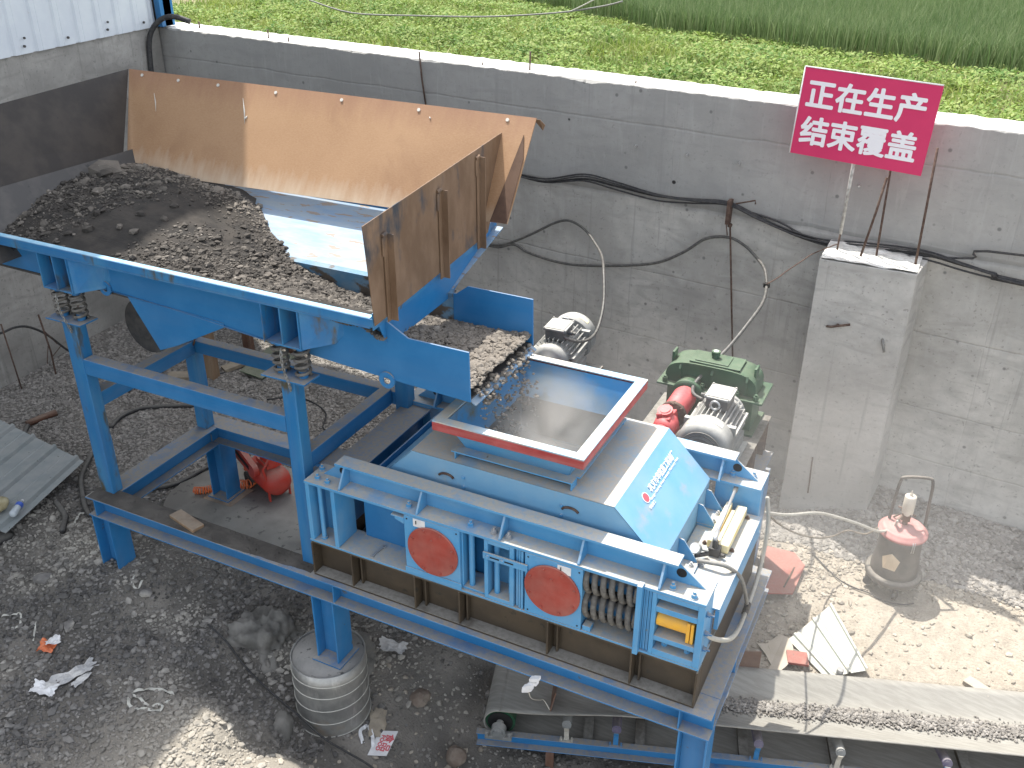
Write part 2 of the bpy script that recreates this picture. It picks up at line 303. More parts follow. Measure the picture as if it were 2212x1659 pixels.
# ---------------------------------------------------------------- mesh builder
class MB:
    def __init__(s): s.v = []; s.f = []; s.m = []; s.mi = 0; s.sm = []; s.smooth = False
    def add(s, vs, fs, smooth=None):
        o = len(s.v); s.v += [tuple(x) for x in vs]; s.f += [tuple(i+o for i in q) for q in fs]
        s.m += [s.mi]*len(fs); s.sm += [s.smooth if smooth is None else smooth]*len(fs); return s
    def box(s, x0, x1, y0, y1, z0, z1):
        return s.add([(x0,y0,z0),(x1,y0,z0),(x1,y1,z0),(x0,y1,z0),(x0,y0,z1),(x1,y0,z1),(x1,y1,z1),(x0,y1,z1)],
                     [(3,2,1,0),(4,5,6,7),(0,1,5,4),(1,2,6,5),(2,3,7,6),(3,0,4,7)])
    def obox(s, c, ax, ay, az):            # half-axis vectors
        c = Vector(c); ax, ay, az = Vector(ax), Vector(ay), Vector(az)
        vs = [c+ax*i+ay*j+az*k for k in (-1,1) for i, j in ((-1,-1),(1,-1),(1,1),(-1,1))]
        f = [(3,2,1,0),(4,5,6,7),(0,1,5,4),(1,2,6,5),(2,3,7,6),(3,0,4,7)]
        if ax.cross(ay).dot(az) < 0: f = [q[::-1] for q in f]
        return s.add(vs, f)
    def prism(s, pts, d):                  # planar polygon pts extruded by vector d
        pts = [Vector(q) for q in pts]; d = Vector(d); n = len(pts)
        nn = sum((pts[i].cross(pts[(i+1) % n]) for i in range(n)), Vector())
        if nn.dot(d) > 0: pts = pts[::-1]
        vs = pts+[q+d for q in pts]
        return s.add(vs, [tuple(range(n)), tuple(range(2*n-1, n-1, -1))]+[(i, i+n, (i+1) % n+n, (i+1) % n) for i in range(n)])
    def cyl(s, p, q, r, n=16, r2=None, cap=True, smooth=True):
        p, q = Vector(p), Vector(q); d = (q-p).normalized(); r2 = r if r2 is None else r2
        a = d.orthogonal().normalized(); b = d.cross(a)
        vs = [p+(a*math.cos(t)+b*math.sin(t))*r for t in (2*math.pi*i/n for i in range(n))]+[q+(a*math.cos(t)+b*math.sin(t))*r2 for t in (2*math.pi*i/n for i in range(n))]
        s.add(vs, [(i, (i+1) % n, (i+1) % n+n, i+n) for i in range(n)], smooth)
        if cap: s.add(vs, [tuple(range(n))[::-1], tuple(range(n, 2*n))], False)
        return s
    def ring(s, p, q, r, ri, n=28):
        p, q = Vector(p), Vector(q); d = (q-p).normalized(); a = d.orthogonal().normalized(); b = d.cross(a)
        vs = []
        for P_, rr in ((p, r), (q, r), (q, ri), (p, ri)): vs += [P_+(a*math.cos(t)+b*math.sin(t))*rr for t in (2*math.pi*i/n for i in range(n))]
        fs = [(k*n+i, k*n+(i+1) % n, ((k+1) % 4)*n+(i+1) % n, ((k+1) % 4)*n+i) for k in range(4) for i in range(n)]
        return s.add(vs, fs, False)
    def tube(s, pts, r, n=8, smooth=True, cap=True):
        pts = [Vector(q) for q in pts]; rs = r if isinstance(r, (list, tuple)) else [r]*len(pts)
        d0 = (pts[1]-pts[0]).normalized(); a = d0.orthogonal().normalized(); vs = []
        for i, q in enumerate(pts):
            d = (pts[min(i+1, len(pts)-1)]-pts[max(i-1, 0)]).normalized()
            a = (a-d*a.dot(d)).normalized(); b = d.cross(a)
            vs += [q+(a*math.cos(t)+b*math.sin(t))*rs[i] for t in (2*math.pi*k/n for k in range(n))]
        fs = [(i*n+k, i*n+(k+1) % n, (i+1)*n+(k+1) % n, (i+1)*n+k) for i in range(len(pts)-1) for k in range(n)]
        if cap: fs += [tuple(range(n))[::-1], tuple(range((len(pts)-1)*n, len(pts)*n))]
        return s.add(vs, fs, smooth)
    def lathe(s, c, prof, n=28, axis='z', smooth=True):
        c = Vector(c); vs = []
        for r, h in prof:
            for i in range(n):
                t = 2*math.pi*i/n; a, b = r*math.cos(t), r*math.sin(t)
                vs.append(c+Vector({'z': (a, b, h), 'y': (b, h, a), 'x': (h, a, b)}[axis]))
        fs = [(k*n+i, k*n+(i+1) % n, (k+1)*n+(i+1) % n, (k+1)*n+i) for k in range(len(prof)-1) for i in range(n)]
        fs += [tuple(range(n))[::-1], tuple(range((len(prof)-1)*n, len(prof)*n))]
        return s.add(vs, fs, smooth)
    def helix(s, p, q, r, rw, turns, n=8, seg=20):
        p, q = Vector(p), Vector(q); d = q-p; L = d.length; d.normalize(); a = d.orthogonal().normalized(); b = d.cross(a)
        N_ = int(turns*seg); pts = []
        for i in range(N_+1):
            t = i/N_; e = min(max((t-.04)/.92, 0), 1)
            th = 2*math.pi*turns*t; pts.append(p+d*(L*e)+(a*math.cos(th)+b*math.sin(th))*r)
        return s.tube(pts, rw, n)
    def bolt(s, p, d=(0,0,1), r=.016, h=.014, shank=.02):
        p = Vector(p); d = Vector(d).normalized()
        s.cyl(p, p+d*.003, r*1.35, 14, smooth=False); s.cyl(p+d*.003, p+d*(h+.003), r, 6, smooth=False)
        if shank: s.cyl(p+d*(h+.003), p+d*(h+.003+shank), r*.5, 8)
        return s
    def sheet(s, c0, c1, c2, c3, prof, th=.004):  # profiled sheet; prof = list of (t, height) along c0->c1, extruded c0->c3
        c0, c1, c2, c3 = map(Vector, (c0, c1, c2, c3)); n = (c1-c0).cross(c3-c0).normalized(); vs = []
        for off in (0, -th):
            for t, h in prof: vs.append(c0.lerp(c1, t)+n*(h+off))
            for t, h in prof: vs.append(c3.lerp(c2, t)+n*(h+off))
        k = len(prof); fs = []
        for i in range(k-1):
            fs.append((i, i+1, k+i+1, k+i)); fs.append((2*k+i, 3*k+i, 3*k+i+1, 2*k+i+1))
            fs.append((i, 2*k+i, 2*k+i+1, i+1)); fs.append((k+i, k+i+1, 3*k+i+1, 3*k+i))
        fs += [(0, k, 3*k, 2*k), (k-1, 3*k-1, 4*k-1, 2*k-1)]
        return s.add(vs, fs, False)

ORI = {}
def link(o, parent=None):
    scene.collection.objects.link(o)
    if parent is not None: o.parent = parent
    return o
def tag(o, label=None, cat=None, group=None, kind=None):
    if label: o['label'] = label
    if cat: o['category'] = cat
    if group: o['group'] = group
    if kind: o['kind'] = kind
    return o
def thing(name, loc, label, cat, group=None):
    o = bpy.data.objects.new(name, None); o.empty_display_size = .1; o.location = loc; link(o); ORI[o.name] = Vector(loc)
    return tag(o, label, cat, group)
def build(mb, name, mats, parent=None, loc=(0,0,0), bevel=0, label=None):
    org = ORI[parent.name] if parent is not None else Vector(loc)
    me = bpy.data.meshes.new(name)
    V = np.array(mb.v, dtype=np.float32)-np.array(org, dtype=np.float32)
    me.from_pydata(V.tolist(), [], mb.f)
    for x in (mats if isinstance(mats, (list, tuple)) else [mats]): me.materials.append(MATS[x])
    me.polygons.foreach_set('material_index', mb.m); me.polygons.foreach_set('use_smooth', mb.sm)
    o = bpy.data.objects.new(name, me); link(o, parent); ORI[o.name] = Vector(org)
    if parent is None: o.location = org
    if bevel:
        b = o.modifiers.new('bevel', 'BEVEL'); b.width = bevel; b.segments = 2; b.limit_method = 'ANGLE'; b.angle_limit = R(50); b.harden_normals = False
    if label: o['label'] = label
    me.update(); return o
def single(mb, name, mats, label, cat, loc=(0,0,0), group=None, bevel=0):
    return tag(build(mb, name, mats, None, loc, bevel), label, cat, group)
def copy_tree(o, parent=None):
    c = o.copy(); link(c, parent); ORI[c.name] = ORI.get(o.name, Vector())
    for ch in [x for x in scene.objects if x.parent == o]: copy_tree(ch, c)
    return c
def ibeam(mb, x0, x1, y0, y1, z0, z1, along='x', tf=.012, tw=.010):
    if along == 'x':
        mb.box(x0, x1, y0, y1, z0, z0+tf); mb.box(x0, x1, y0, y1, z1-tf, z1); c = (y0+y1)/2; mb.box(x0, x1, c-tw/2, c+tw/2, z0+tf, z1-tf)
    else:
        mb.box(x0, x1, y0, y1, z0, z0+tf); mb.box(x0, x1, y0, y1, z1-tf, z1); c = (x0+x1)/2; mb.box(c-tw/2, c+tw/2, y0, y1, z0+tf, z1-tf)
    return mb
def smoothpts(P, sub=5):
    P = [Vector(p) for p in P]; out = []
    for i in range(len(P)-1):
        p0, p1, p2, p3 = P[max(i-1,0)], P[i], P[i+1], P[min(i+2,len(P)-1)]
        for k in range(sub):
            t = k/sub; out.append(.5*((2*p1)+(p2-p0)*t+(2*p0-5*p1+4*p2-p3)*t*t+(3*p1-p0-3*p2+p3)*t**3))
    out.append(P[-1]); return out
TR={
'bundle':[(1.339,4.732,1.69),(1.725,4.691,1.674),(2.155,4.646,1.776),(2.502,4.61,1.754),(2.945,4.563,1.714),(3.318,4.524,1.738),(3.649,4.489,1.769),(3.947,4.458,1.692),(4.298,4.421,1.606),(4.59,4.391,1.578),(4.825,4.366,1.603),(5.353,4.311,1.636),(5.688,4.275,1.596),(5.939,4.249,1.569),(6.251,4.216,1.546)],
'bundle2':[(3.65,4.489,1.761),(3.812,4.472,1.733),(4.118,4.44,1.689),(4.382,4.413,1.601),(4.63,4.386,1.577),(5.356,4.31,1.62),(5.742,4.27,1.676),(6.104,4.232,1.775)],
'pc1':[(0.932,4.765,0.869),(1.112,4.746,0.868),(1.29,4.727,0.924),(1.575,4.697,1.083),(1.849,4.668,1.256),(2.032,4.613,1.32),(2.255,4.455,1.316),(2.464,4.224,1.281),(2.647,3.945,1.274),(2.786,3.644,1.253),(2.914,3.343,1.09),(2.975,3.066,0.961),(2.979,2.836,0.954),(2.917,2.679,0.995),(2.844,2.62,1.047)],
'pc2':[(0.932,4.765,0.848),(1.142,4.743,0.847),(1.348,4.721,0.92),(1.522,4.703,0.867),(1.861,4.667,0.834),(2.243,4.627,0.869),(2.925,4.556,1.033),(3.25,4.521,1.216),(3.466,4.499,1.399),(3.688,4.475,1.456),(3.855,4.412,1.427),(3.992,4.273,1.394),(4.126,4.074,1.368),(4.21,3.836,1.313),(4.247,3.577,1.261),(4.207,3.312,1.177),(4.121,3.055,1.041),(4.033,2.821,0.946),(3.98,2.628,0.87),(4.014,2.498,0.858),(4.103,2.45,0.851)],
'hang':[(3.693,4.455,1.579),(3.888,4.434,0.134)],
'holder':[(3.659,4.458,1.797),(3.684,4.456,1.617)],
'holder2':[(3.735,4.41,1.804),(3.908,4.392,1.864),(3.912,4.392,1.831)],
'tie':[(4.262,3.55,1.437),(4.327,3.65,1.47),(4.377,3.75,1.505),(4.479,3.85,1.584),(4.535,3.95,1.617),(4.702,4.05,1.698)],
'cabL':[(-3.35,1.871,0.071),(-3.35,2.044,0.065),(-3.35,2.206,0.009),(-3.35,2.405,-0.165),(-3.35,2.628,-0.466),(-3.35,2.785,-0.583)],
'rodL1':[(-3.3,1.876,0.188),(-3.3,1.92,-0.76)],
'rodL2':[(-3.25,2.297,0.137),(-3.25,2.337,-0.332),(-3.25,2.323,-0.858),(-3.25,2.338,-1.049)],
'rodL3':[(-3.3,2.849,0.039),(-3.3,2.878,-0.312),(-3.3,2.881,-0.676)],
'pumphose':[(4.841,1.55,0.601),(4.946,1.818,0.442),(5.087,2.086,0.331),(5.179,2.354,0.171),(5.371,2.621,-0.02),(5.543,2.889,-0.222),(5.634,3.05,-0.253),(5.696,3.05,-0.158)],
'pumphose2':[(4.832,1.6,0.574),(4.867,2.006,0.219),(4.964,2.412,-0.115),(5.088,2.818,-0.394),(5.194,3.05,-0.497),(5.3,3.05,-0.403)],
'gcable':[(5.041,3.219,-0.84),(5.165,3.109,-0.84),(5.32,2.979,-0.84),(5.468,2.907,-0.84),(5.577,2.882,-0.84),(5.717,2.824,-0.84),(5.857,2.863,-0.84),(5.916,2.912,-0.84)],
'gcable2':[(6.012,3.271,-0.84),(6.193,3.295,-0.84),(6.446,3.259,-0.84),(6.732,3.213,-0.84)],
'hoseL1':[(-1.476,1.226,-0.5),(-1.355,1.048,-0.5),(-1.219,0.87,-0.5),(-1.02,0.701,-0.5),(-0.827,0.556,-0.5),(-0.664,0.468,-0.5)],
'hoseL2':[(-1.077,0.463,-0.5),(-0.953,0.415,-0.5),(-0.847,0.361,-0.5),(-0.746,0.262,-0.5),(-0.648,0.166,-0.5)],
'pipe':[(-2.561,1.374,-0.5),(-2.529,1.517,-0.5),(-2.479,1.672,-0.5)],
'pipehose':[(-2.326,1.145,-0.5),(-2.454,1.262,-0.5),(-2.537,1.365,-0.5)],
'wirefront':[(1.063,-0.015,-0.75),(1.232,-0.017,-0.814),(1.454,-0.078,-0.879),(1.721,-0.147,-0.943),(2.054,-0.202,-1.007),(2.28,-0.239,-1.071),(2.465,-0.223,-1.136),(2.647,-0.207,-1.2)],
'strap1':[(1.222,-0.875,-0.66),(1.134,-0.881,-0.66),(1.077,-0.8,-0.66),(1.124,-0.733,-0.66),(1.214,-0.668,-0.66),(1.306,-0.652,-0.66),(1.347,-0.704,-0.66),(1.346,-0.756,-0.66)],
'strap2':[(1.081,-0.813,-0.66),(1.15,-0.802,-0.66),(1.255,-0.821,-0.66),(1.321,-0.779,-0.66),(1.366,-0.803,-0.66),(1.335,-0.837,-0.66),(1.21,-0.862,-0.66)],
'strap5':[(-0.343,-0.705,-0.58),(-0.283,-0.663,-0.58),(-0.242,-0.625,-0.58),(-0.192,-0.658,-0.58),(-0.154,-0.713,-0.58),(-0.191,-0.749,-0.58)],
'strap6':[(-0.08,-0.617,-0.6),(-0.004,-0.698,-0.6),(0.069,-0.772,-0.6)],
'fieldwire1':[(-2.812,7.0,2.9),(-2.144,7.0,2.779),(-1.157,7.0,2.805),(-0.167,7.0,2.855),(0.758,7.0,2.953),(1.338,7.0,3.058),(1.589,7.0,3.127)],
'fieldwire2':[(0.907,7.0,2.962),(1.08,7.0,3.043),(1.277,7.0,3.144)],
}
# ================================================================ SETTING
def wy(x): return 5.33-.105*(x+3.88)        # front face of the retaining wall
GP = [(-.3,0,-.47),(.1,0,-.47),(-1.5,.3,-.52),(-3,1.5,-.6),(-3.4,3,-.62),(-3.4,5,-.66),(-1,3.5,-.68),(1,4,-.75),(.2,1.4,-.61),(1.2,1.6,-.64),(-.4,1.1,-.62),
      (2.2,0,-1.14),(1.6,.3,-.86),(1.2,.9,-.68),(1.6,-.8,-.66),(.9,-.6,-.66),(.9,-.2,-.72),(0,-.9,-.64),(-.6,-.4,-.58),(-1.5,-1,-.62),(.6,-2,-.62),(2,-2,-.66),(2.4,-.85,-.76),(3.2,-1.0,-1.1),(2.2,-.28,-1.14),(1.7,-.25,-.96),(2.7,-.3,-1.26),(3.1,.2,-1.55),
      (3.3,1.4,-1.35),(4.2,.2,-1.65),(4.8,-.2,-1.7),(5.2,.6,-1.7),(6.5,1.0,-1.6),(8,1,-1.5),(5,-2,-1.7),(4.2,1.6,-1.2),(2.6,1.2,-1.0),(3.4,2.3,-.98),(2.5,3,-.85),(4.6,2.4,-.98),
      (5.0,2.1,-.93),(5.0,1.7,-.94),(6,2.1,-.90),(7,2.45,-.88),(8,2.8,-.86),(9,3,-.85),(5.2,2.8,-.9),(5.7,3.1,-.855),(6.4,3.3,-.83),(5.1,3.4,-.88),(4.5,4.3,-.99),(4.0,3.8,-.95),(5.4,4.3,-.72),(6.2,4.1,-.73),(7.5,4,-.72),(9,4,-.72),(3,4.4,-.9)]
GA = np.array(GP)
def gz(x, y):
    d = (GA[:,0]-x)**2+(GA[:,1]-y)**2+.004; wq = d**-1.9
    z = float((wq*GA[:,2]).sum()/wq.sum())
    s_, t_ = (x-3.33)*.9511+(y-.5)*.3090, -(x-3.33)*.3090+(y-.5)*.9511      # along / across the conveyor trench
    if s_ > -.35 and t_ > -.6:
        k = min(max((t_-.55)/.07, 0), 1); k = k*k*(3-2*k); e = min(max((s_+.35)/.5, 0), 1)
        z = z*(1-e)+e*(min(z, -1.5)*(1-k)+z*k)
    return z
def gzn(x, y): return gz(x, y)+.030*mnoise.noise((x*1.3, y*1.3, 1))+.016*mnoise.noise((x*4, y*4, 2))+.008*mnoise.noise((x*11, y*11, 3))
mb = MB(); st = .055; nx, ny = int(13.4/st), int(8.6/st)
vs = []; zg = np.zeros((nx+1, ny+1))
for i in range(nx+1):
    for j in range(ny+1):
        x, y = -4.0+i*st, -3.0+j*st; z = gzn(x, y); zg[i, j] = z; vs.append((x, y, z))
mb.add(vs, [(i*(ny+1)+j, (i+1)*(ny+1)+j, (i+1)*(ny+1)+j+1, i*(ny+1)+j+1) for i in range(nx) for j in range(ny)], True)
# outer apron that carries the ground out to the camera side
mb.add([(-4,-3,-1.2),(9.4,-3,-1.6),(9.4,-14,-1.4),(-4,-14,-1.2),(9.4,5.6,-.9),(22,5.6,-1),(22,-14,-1.4)], [(0,3,2,1),(1,2,6,5,4)], False)
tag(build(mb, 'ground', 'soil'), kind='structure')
def gl(x, y):
    i = min(max((x+4)/st, 0), nx-1e-3); j = min(max((y+3)/st, 0), ny-1e-3); a, b = int(i), int(j); u_, v_ = i-a, j-b
    return zg[a,b]*(1-u_)*(1-v_)+zg[a+1,b]*u_*(1-v_)+zg[a,b+1]*(1-u_)*v_+zg[a+1,b+1]*u_*v_
# field behind the wall
mb = MB(); fx = 60
mb.add([(-40, 9.3, 2.42), (30, 2.1, 2.42), (60, 60, 2.3), (-60, 60, 2.3)], [(0,1,2,3)])
tag(build(mb, 'field_ground', 'field_soil'), kind='structure')

# ---- retaining wall with an uneven lit top
wl = thing('retaining_wall', (0, wy(0), 0), 'long grey cast concrete retaining wall with sunlit white top behind the machines', 'concrete wall')
wl.rotation_euler.z = 0
mb = MB(); n = 900; xs = [-4.3+i*(14.3/n) for i in range(n+1)]; vs = []
for i, x in enumerate(xs):
    chip = .012*max(0, mnoise.noise((x*6, 0, 0)))+.045*max(0, mnoise.noise((x*2.1, 5, 0))-.1)+.012*abs(mnoise.noise((x*31, 3, 0))); y = wy(x)
    zt = 2.70+.010*mnoise.noise((x*9, 0, 7))
    vs += [(x, y, -2), (x, y, zt-.006-chip*.9), (x, y+.004+chip, zt), (x, y+.38+chip*.5, zt+.01), (x, y+.40, zt-.03), (x, y+.40, -2)]
mb.mi = 0
f = []
for i in range(n):
    a = i*6; b = a+6
    f += [(a, b, b+1, a+1), (a+1, b+1, b+2, a+2), (a+4, b+4, b+5, a+5)]
mb.add(vs, f+[(0,1,2,3,4,5), tuple(n*6+k for k in (5,4,3,2,1,0))], False)
mb.mi = 1; mb.add(vs, [q for i in range(n) for q in ((i*6+2, i*6+8, i*6+9, i*6+3), (i*6+3, i*6+9, i*6+10, i*6+4))], True)
build(mb, 'wall_body', ['concrete', 'concrete_top'], wl)
def stub(p, d, h, r=.008, name='rebar_stub'):
    mb = MB(); mb.tube([p, Vector(p)+Vector(d)*h], r, 8); return mb
for i, (x, dy, h, r, lab) in enumerate([(-2.1, .10, .12, .008, 'short rusty rebar stub on the wall top nearest the white shed'), (-1.75, .06, .07, .008, 'tiny rebar stub on the wall top above the tan hopper plate'),
        (-3.35, .2, .10, .010, 'thin rebar stub beside the shaded end of the wall top'), (1.44, .10, .20, .009, 'pale upright rebar stub on the wall top near the middle of the wall'),
        (.9, .07, .05, .008, 'very short rebar nub between the two tall stubs on the wall top'), (2.6, .08, .05, .008, 'very short rebar nub on the wall top before the red sign')]):
    single(stub((x, wy(x)+dy, 2.68), (.02, 0, 1), h, r), 'rebar_stub', 'rebar', lab, 'rebar', loc=(x, wy(x)+dy, 2.68), group='rebar stubs on the wall top')
mb = MB(); mb.tube([(.16, wy(.16)-.02, 2.78), (.19, wy(.19)-.03, 2.5), (.22, wy(.2)-.015, 2.2)], .009, 8)
single(mb, 'rebar_rod', 'rebar', 'long dark rebar hanging down the wall face above the hopper', 'rebar', loc=(.16, 4.9, 2.2))
for x, z, lab in ((4.75, 2.12, 'small steel tie stud in the wall below the red sign'), (2.67, 2.16, 'bright tie stud low on the wall right of the tan plate'), (3.19, 2.15, 'second tie stud on the wall toward the sign'), (3.69, 2.15, 'tie stud on the wall just left of the sign')):
    mb = MB(); mb.cyl((x, wy(x)+.02, z), (x+.01, wy(x)-.035, z-.012), .010, 10); single(mb, 'tie_stud', 'bolt_zinc', lab, 'stud', loc=(x, wy(x), z), group='tie studs in the wall')
# ---- end wall (concrete) and the shed on it
def wxl(y): return -3.86+.10*(5.3-y)
ew = thing('end_wall', (wxl(3), 3, 0), 'plain pale concrete wall meeting the long wall under the white shed', 'concrete wall')
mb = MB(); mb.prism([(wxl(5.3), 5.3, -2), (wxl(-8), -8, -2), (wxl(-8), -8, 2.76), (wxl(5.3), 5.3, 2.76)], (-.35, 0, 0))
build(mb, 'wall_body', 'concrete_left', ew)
sh = thing('metal_shed', (-4.2, 1, 2.7), 'white ribbed metal sheet shed with blue corner post standing on the end wall', 'shed')
mb = MB(); c0, c1 = Vector((wxl(5.22)+.03, 5.22, 2.72)), Vector((wxl(-8)+.03, -8, 2.72)); L_ = (c1-c0).length
prof = []; t = .03
prof.append((0, 0))
while t < L_-.4:
    for dt, h in ((0, 0), (.022, .022), (.058, .022), (.08, 0), (.24, 0), (.25, .004), (.26, 0)):
        prof.append(((t+dt)/L_, h))
    t += .31
prof.append((1, 0)); mb.sheet(c0, c1, c1+Vector((0, 0, 6.2)), c0+Vector((0, 0, 6.2)), prof[::1])
build(mb, 'wall_sheet', 'sheet_white', sh)
mb = MB(); mb.box(-3.93, -3.72, 5.24, 5.46, 2.72, 9.0); build(mb, 'corner_post', 'blue', sh, bevel=.004)
mb = MB(); mb.box(-7.8, -3.72, 5.30, 5.42, 2.72, 8.9); build(mb, 'rear_wall', 'sheet_white', sh)
mb = MB(); mb.box(-8, -2.06, -9, 6.6, 9.0, 9.12); build(mb, 'shadow_roof', 'sheet_white', sh)  # unseen roof, overhang set so its edge casts the shadow line on the feeder
for i in range(6):
    mb = MB(); y = 5.0-i*.62; mb.cyl((wxl(y)+.05, y, 2.80), (wxl(y)+.065, y, 2.80), .014, 10)
    if i % 2: mb.cyl((wxl(y)+.05, y+.02, 2.88), (wxl(y)+.065, y+.02, 2.88), .012, 10)
    build(mb, 'screw', 'steel_dark', sh)
mb = MB(); mb.tube([(-3.78, 5.2, 2.78), (-3.78, 5.2, 8.5)], .012, 8); build(mb, 'downrod', 'black', sh)
mb = MB(); mb.tube(smoothpts([(-3.32, 5.3, 2.80), (-3.5, 5.2, 2.86), (-3.66, 5.12, 2.80), (-3.78, 5.06, 2.62), (-3.80, 5.02, 2.3), (-3.79, 5.0, 1.9), (-3.74, 4.98, .9), (-3.7, 4.95, -.6)]), .032, 12)
single(mb, 'conduit', 'cable', 'thick black corrugated conduit arching over the wall corner', 'conduit', loc=(-3.8, 5, 0))
# ---- buttress
bu = thing('buttress', (5, 3.9, -.8), 'rough concrete buttress block under the red sign', 'buttress')
def frustum(mb, pts0, pts1):
    n = len(pts0); return mb.add(list(pts0)+list(pts1), [tuple(range(n))[::-1], tuple(range(n, 2*n))]+[(i, (i+1) % n, (i+1) % n+n, i+n) for i in range(n)])
mb = MB(); frustum(mb, [(4.60, 3.89, -1.6), (5.37, 3.94, -1.6), (5.42, 4.5, -1.6), (4.66, 4.55, -1.6)], [(4.60, 3.90, 1.60), (5.375, 3.89, 1.60), (5.44, 4.5, 1.60), (4.67, 4.55, 1.60)])
build(mb, 'block', 'concrete_plain', bu, bevel=.006)
mb = MB(); vs = []; nx_, ny_ = 22, 16
for i in range(nx_+1):
    for j in range(ny_+1):
        x = 4.605+.765*i/nx_; y = 3.90+.50*j/ny_; vs.append((x, y+(.015*mnoise.noise((x*14, 0, 0)) if j == 0 else 0), 1.605+.018*mnoise.noise((x*12, y*12, 0))+.008))
mb.add(vs, [(i*(ny_+1)+j, (i+1)*(ny_+1)+j, (i+1)*(ny_+1)+j+1, i*(ny_+1)+j+1) for i in range(nx_) for j in range(ny_)], True)
build(mb, 'rough_top', 'concrete_top', bu)
for (x, z, d, lab, mt) in ((4.75, 1.012, (.19, -.04, .07), 'rusty bolt poking out of the buttress face, upper', 'rebar'), (5.215, .995, (.035, -.05, -.10), 'grey plastic tie sleeve sticking out of the buttress', 'hose_grey')):
    mb = MB(); p = Vector((x, 3.90, z)); mb.tube([p, p+Vector((d[0]*.2, -.03, d[2]*.2)), p+Vector(d)], .011, 8); mb.cyl(p+Vector(d)*.45, p+Vector(d)*.52, .016, 8)
    single(mb, 'tie_bolt', mt, lab, 'bolt', loc=(x, 3.9, z))
mb = MB(); mb.tube([(4.828, 3.885, -.29), (4.842, 3.885, -.68)], .007, 6); single(mb, 'rebar_rod', 'rebar', 'thin dark rebar leaning flat against the foot of the buttress', 'rebar', loc=(4.83, 3.88, -.68))

# ---- sign
sg = thing('warning_sign', (4.85, 4.14, 1.6), 'crimson board with white Chinese lettering on rods above the buttress', 'sign')
def sgp(u_, v_, off=0):    # board coordinates (metres from its centre) to world
    C0 = Vector((4.727, 4.15, 2.709)); a = Vector((1, -.105, -.034)).normalized(); b = Vector((.045, .0, 1)).normalized()
    nrm = a.cross(b).normalized(); return C0+a*u_+b*v_+nrm*off
W_, H_ = .531, .350
mb = MB(); mb.prism([sgp(-W_, -H_), sgp(W_, -H_), sgp(W_, H_), sgp(-W_, H_)], sgp(0, 0, .004)-sgp(0, 0, -.014)); build(mb, 'board', 'sign_red', sg)
mb = MB()
for (a0, b0, a1, b1) in ((-W_, H_, W_, H_), (-W_, -H_, -W_, H_)):
    mb.tube([sgp(a0, b0, .018), sgp(a1, b1, .018)], .006, 6)
build(mb, 'edge_trim', 'plastic_white', sg)
def text_mesh(s, size, bold=0, name='lettering', spacing=1.0):
    cu = bpy.data.curves.new(name, 'FONT'); cu.body = s; cu.size = size; cu.align_x = 'CENTER'; cu.align_y = 'CENTER'; cu.offset = bold; cu.space_character = spacing
    cu.offset = 0; cu.resolution_u = 3; cu.extrude = .0012
    o = bpy.data.objects.new(name, cu); scene.collection.objects.link(o); bpy.context.view_layer.update()
    dg = bpy.context.evaluated_depsgraph_get(); me = bpy.data.meshes.new_from_object(o.evaluated_get(dg)); bpy.data.objects.remove(o)
    if bold:   # heavier strokes: the outline stamped a few times round a small circle
        b = bmesh.new()
        for k in range(9):
            n0 = len(b.verts); b.from_mesh(me); b.verts.ensure_lookup_table(); t = 2*math.pi*k/8; r_ = bold if k < 8 else 0
            for v in b.verts[n0:]: v.co += Vector((r_*math.cos(t), r_*math.sin(t), .00025*k))
        b.to_mesh(me); b.free()
    return me
def place_text(me, name, M4, matn, parent, label=None):
    me.transform(M4); me.transform(Matrix.Translation(-ORI[parent.name])); me.materials.clear(); me.materials.append(MATS[matn])
    o = bpy.data.objects.new(name, me); link(o, parent); 
    if label: o['label'] = label
    return o
def frame4(o, x, y, sx=1, sy=1):
    x = Vector(x).normalized(); y = Vector(y); y = (y-x*y.dot(x)).normalized(); z = x.cross(y); M4 = Matrix((x*sx, y*sy, z)).transposed().to_4x4(); M4.translation = Vector(o); return M4
for s, v_ in (('正在生产', .150), ('结束覆盖', -.145)):
    xx = sgp(1, 0)-sgp(0, 0); yy = sgp(0, 1)-sgp(0, 0)
    me = text_mesh(s, .250, .0070)
    cs = np.array([q.co[:] for q in me.vertices]); cx = (cs[:,0].max()+cs[:,0].min())/2; cy = (cs[:,1].max()+cs[:,1].min())/2
    kx = .93/(cs[:,0].max()-cs[:,0].min()); ky = .235/(cs[:,1].max()-cs[:,1].min())
    me.transform(Matrix.Translation((-cx, -cy, 0))); me.transform(Matrix.Diagonal((kx, ky, 1, 1)))
    place_text(me, 'lettering', frame4(sgp(-.012, v_, .0205), xx, yy), 'white_letter', sg)
mb = MB(); mb.tube([(4.70, 4.13, 1.60), (4.705, 4.135, 1.78)], .008, 8); mb.mi = 1; mb.tube([(4.705, 4.135, 1.76), (4.712, 4.17, 2.5)], .014, 8)
build(mb, 'support_rod', ['rebar', 'rebar_white'], sg, label='rod wrapped in white plastic')
mb = MB(); mb.tube([(5.02, 4.14, 1.60), (4.995, 4.18, 2.5)], .009, 8); build(mb, 'support_rod', 'rebar', sg)
mb = MB(); mb.tube([(4.90, 4.08, 1.60), (4.955, 4.13, 2.0), (4.985, 4.14, 2.28)], .010, 8); single(mb, 'rebar_rod', 'rebar', 'rusty rebar leaning against the sign support from the buttress top', 'rebar', loc=(4.9, 4.08, 1.6))
mb = MB(); mb.tube([(5.335, 4.10, 1.58), (5.325, 4.12, 2.1), (5.314, 4.14, 2.56)], .010, 8); single(mb, 'rebar_rod', 'rebar', 'tall free standing rebar on the buttress edge clear of the sign', 'rebar', loc=(5.335, 4.1, 1.58))

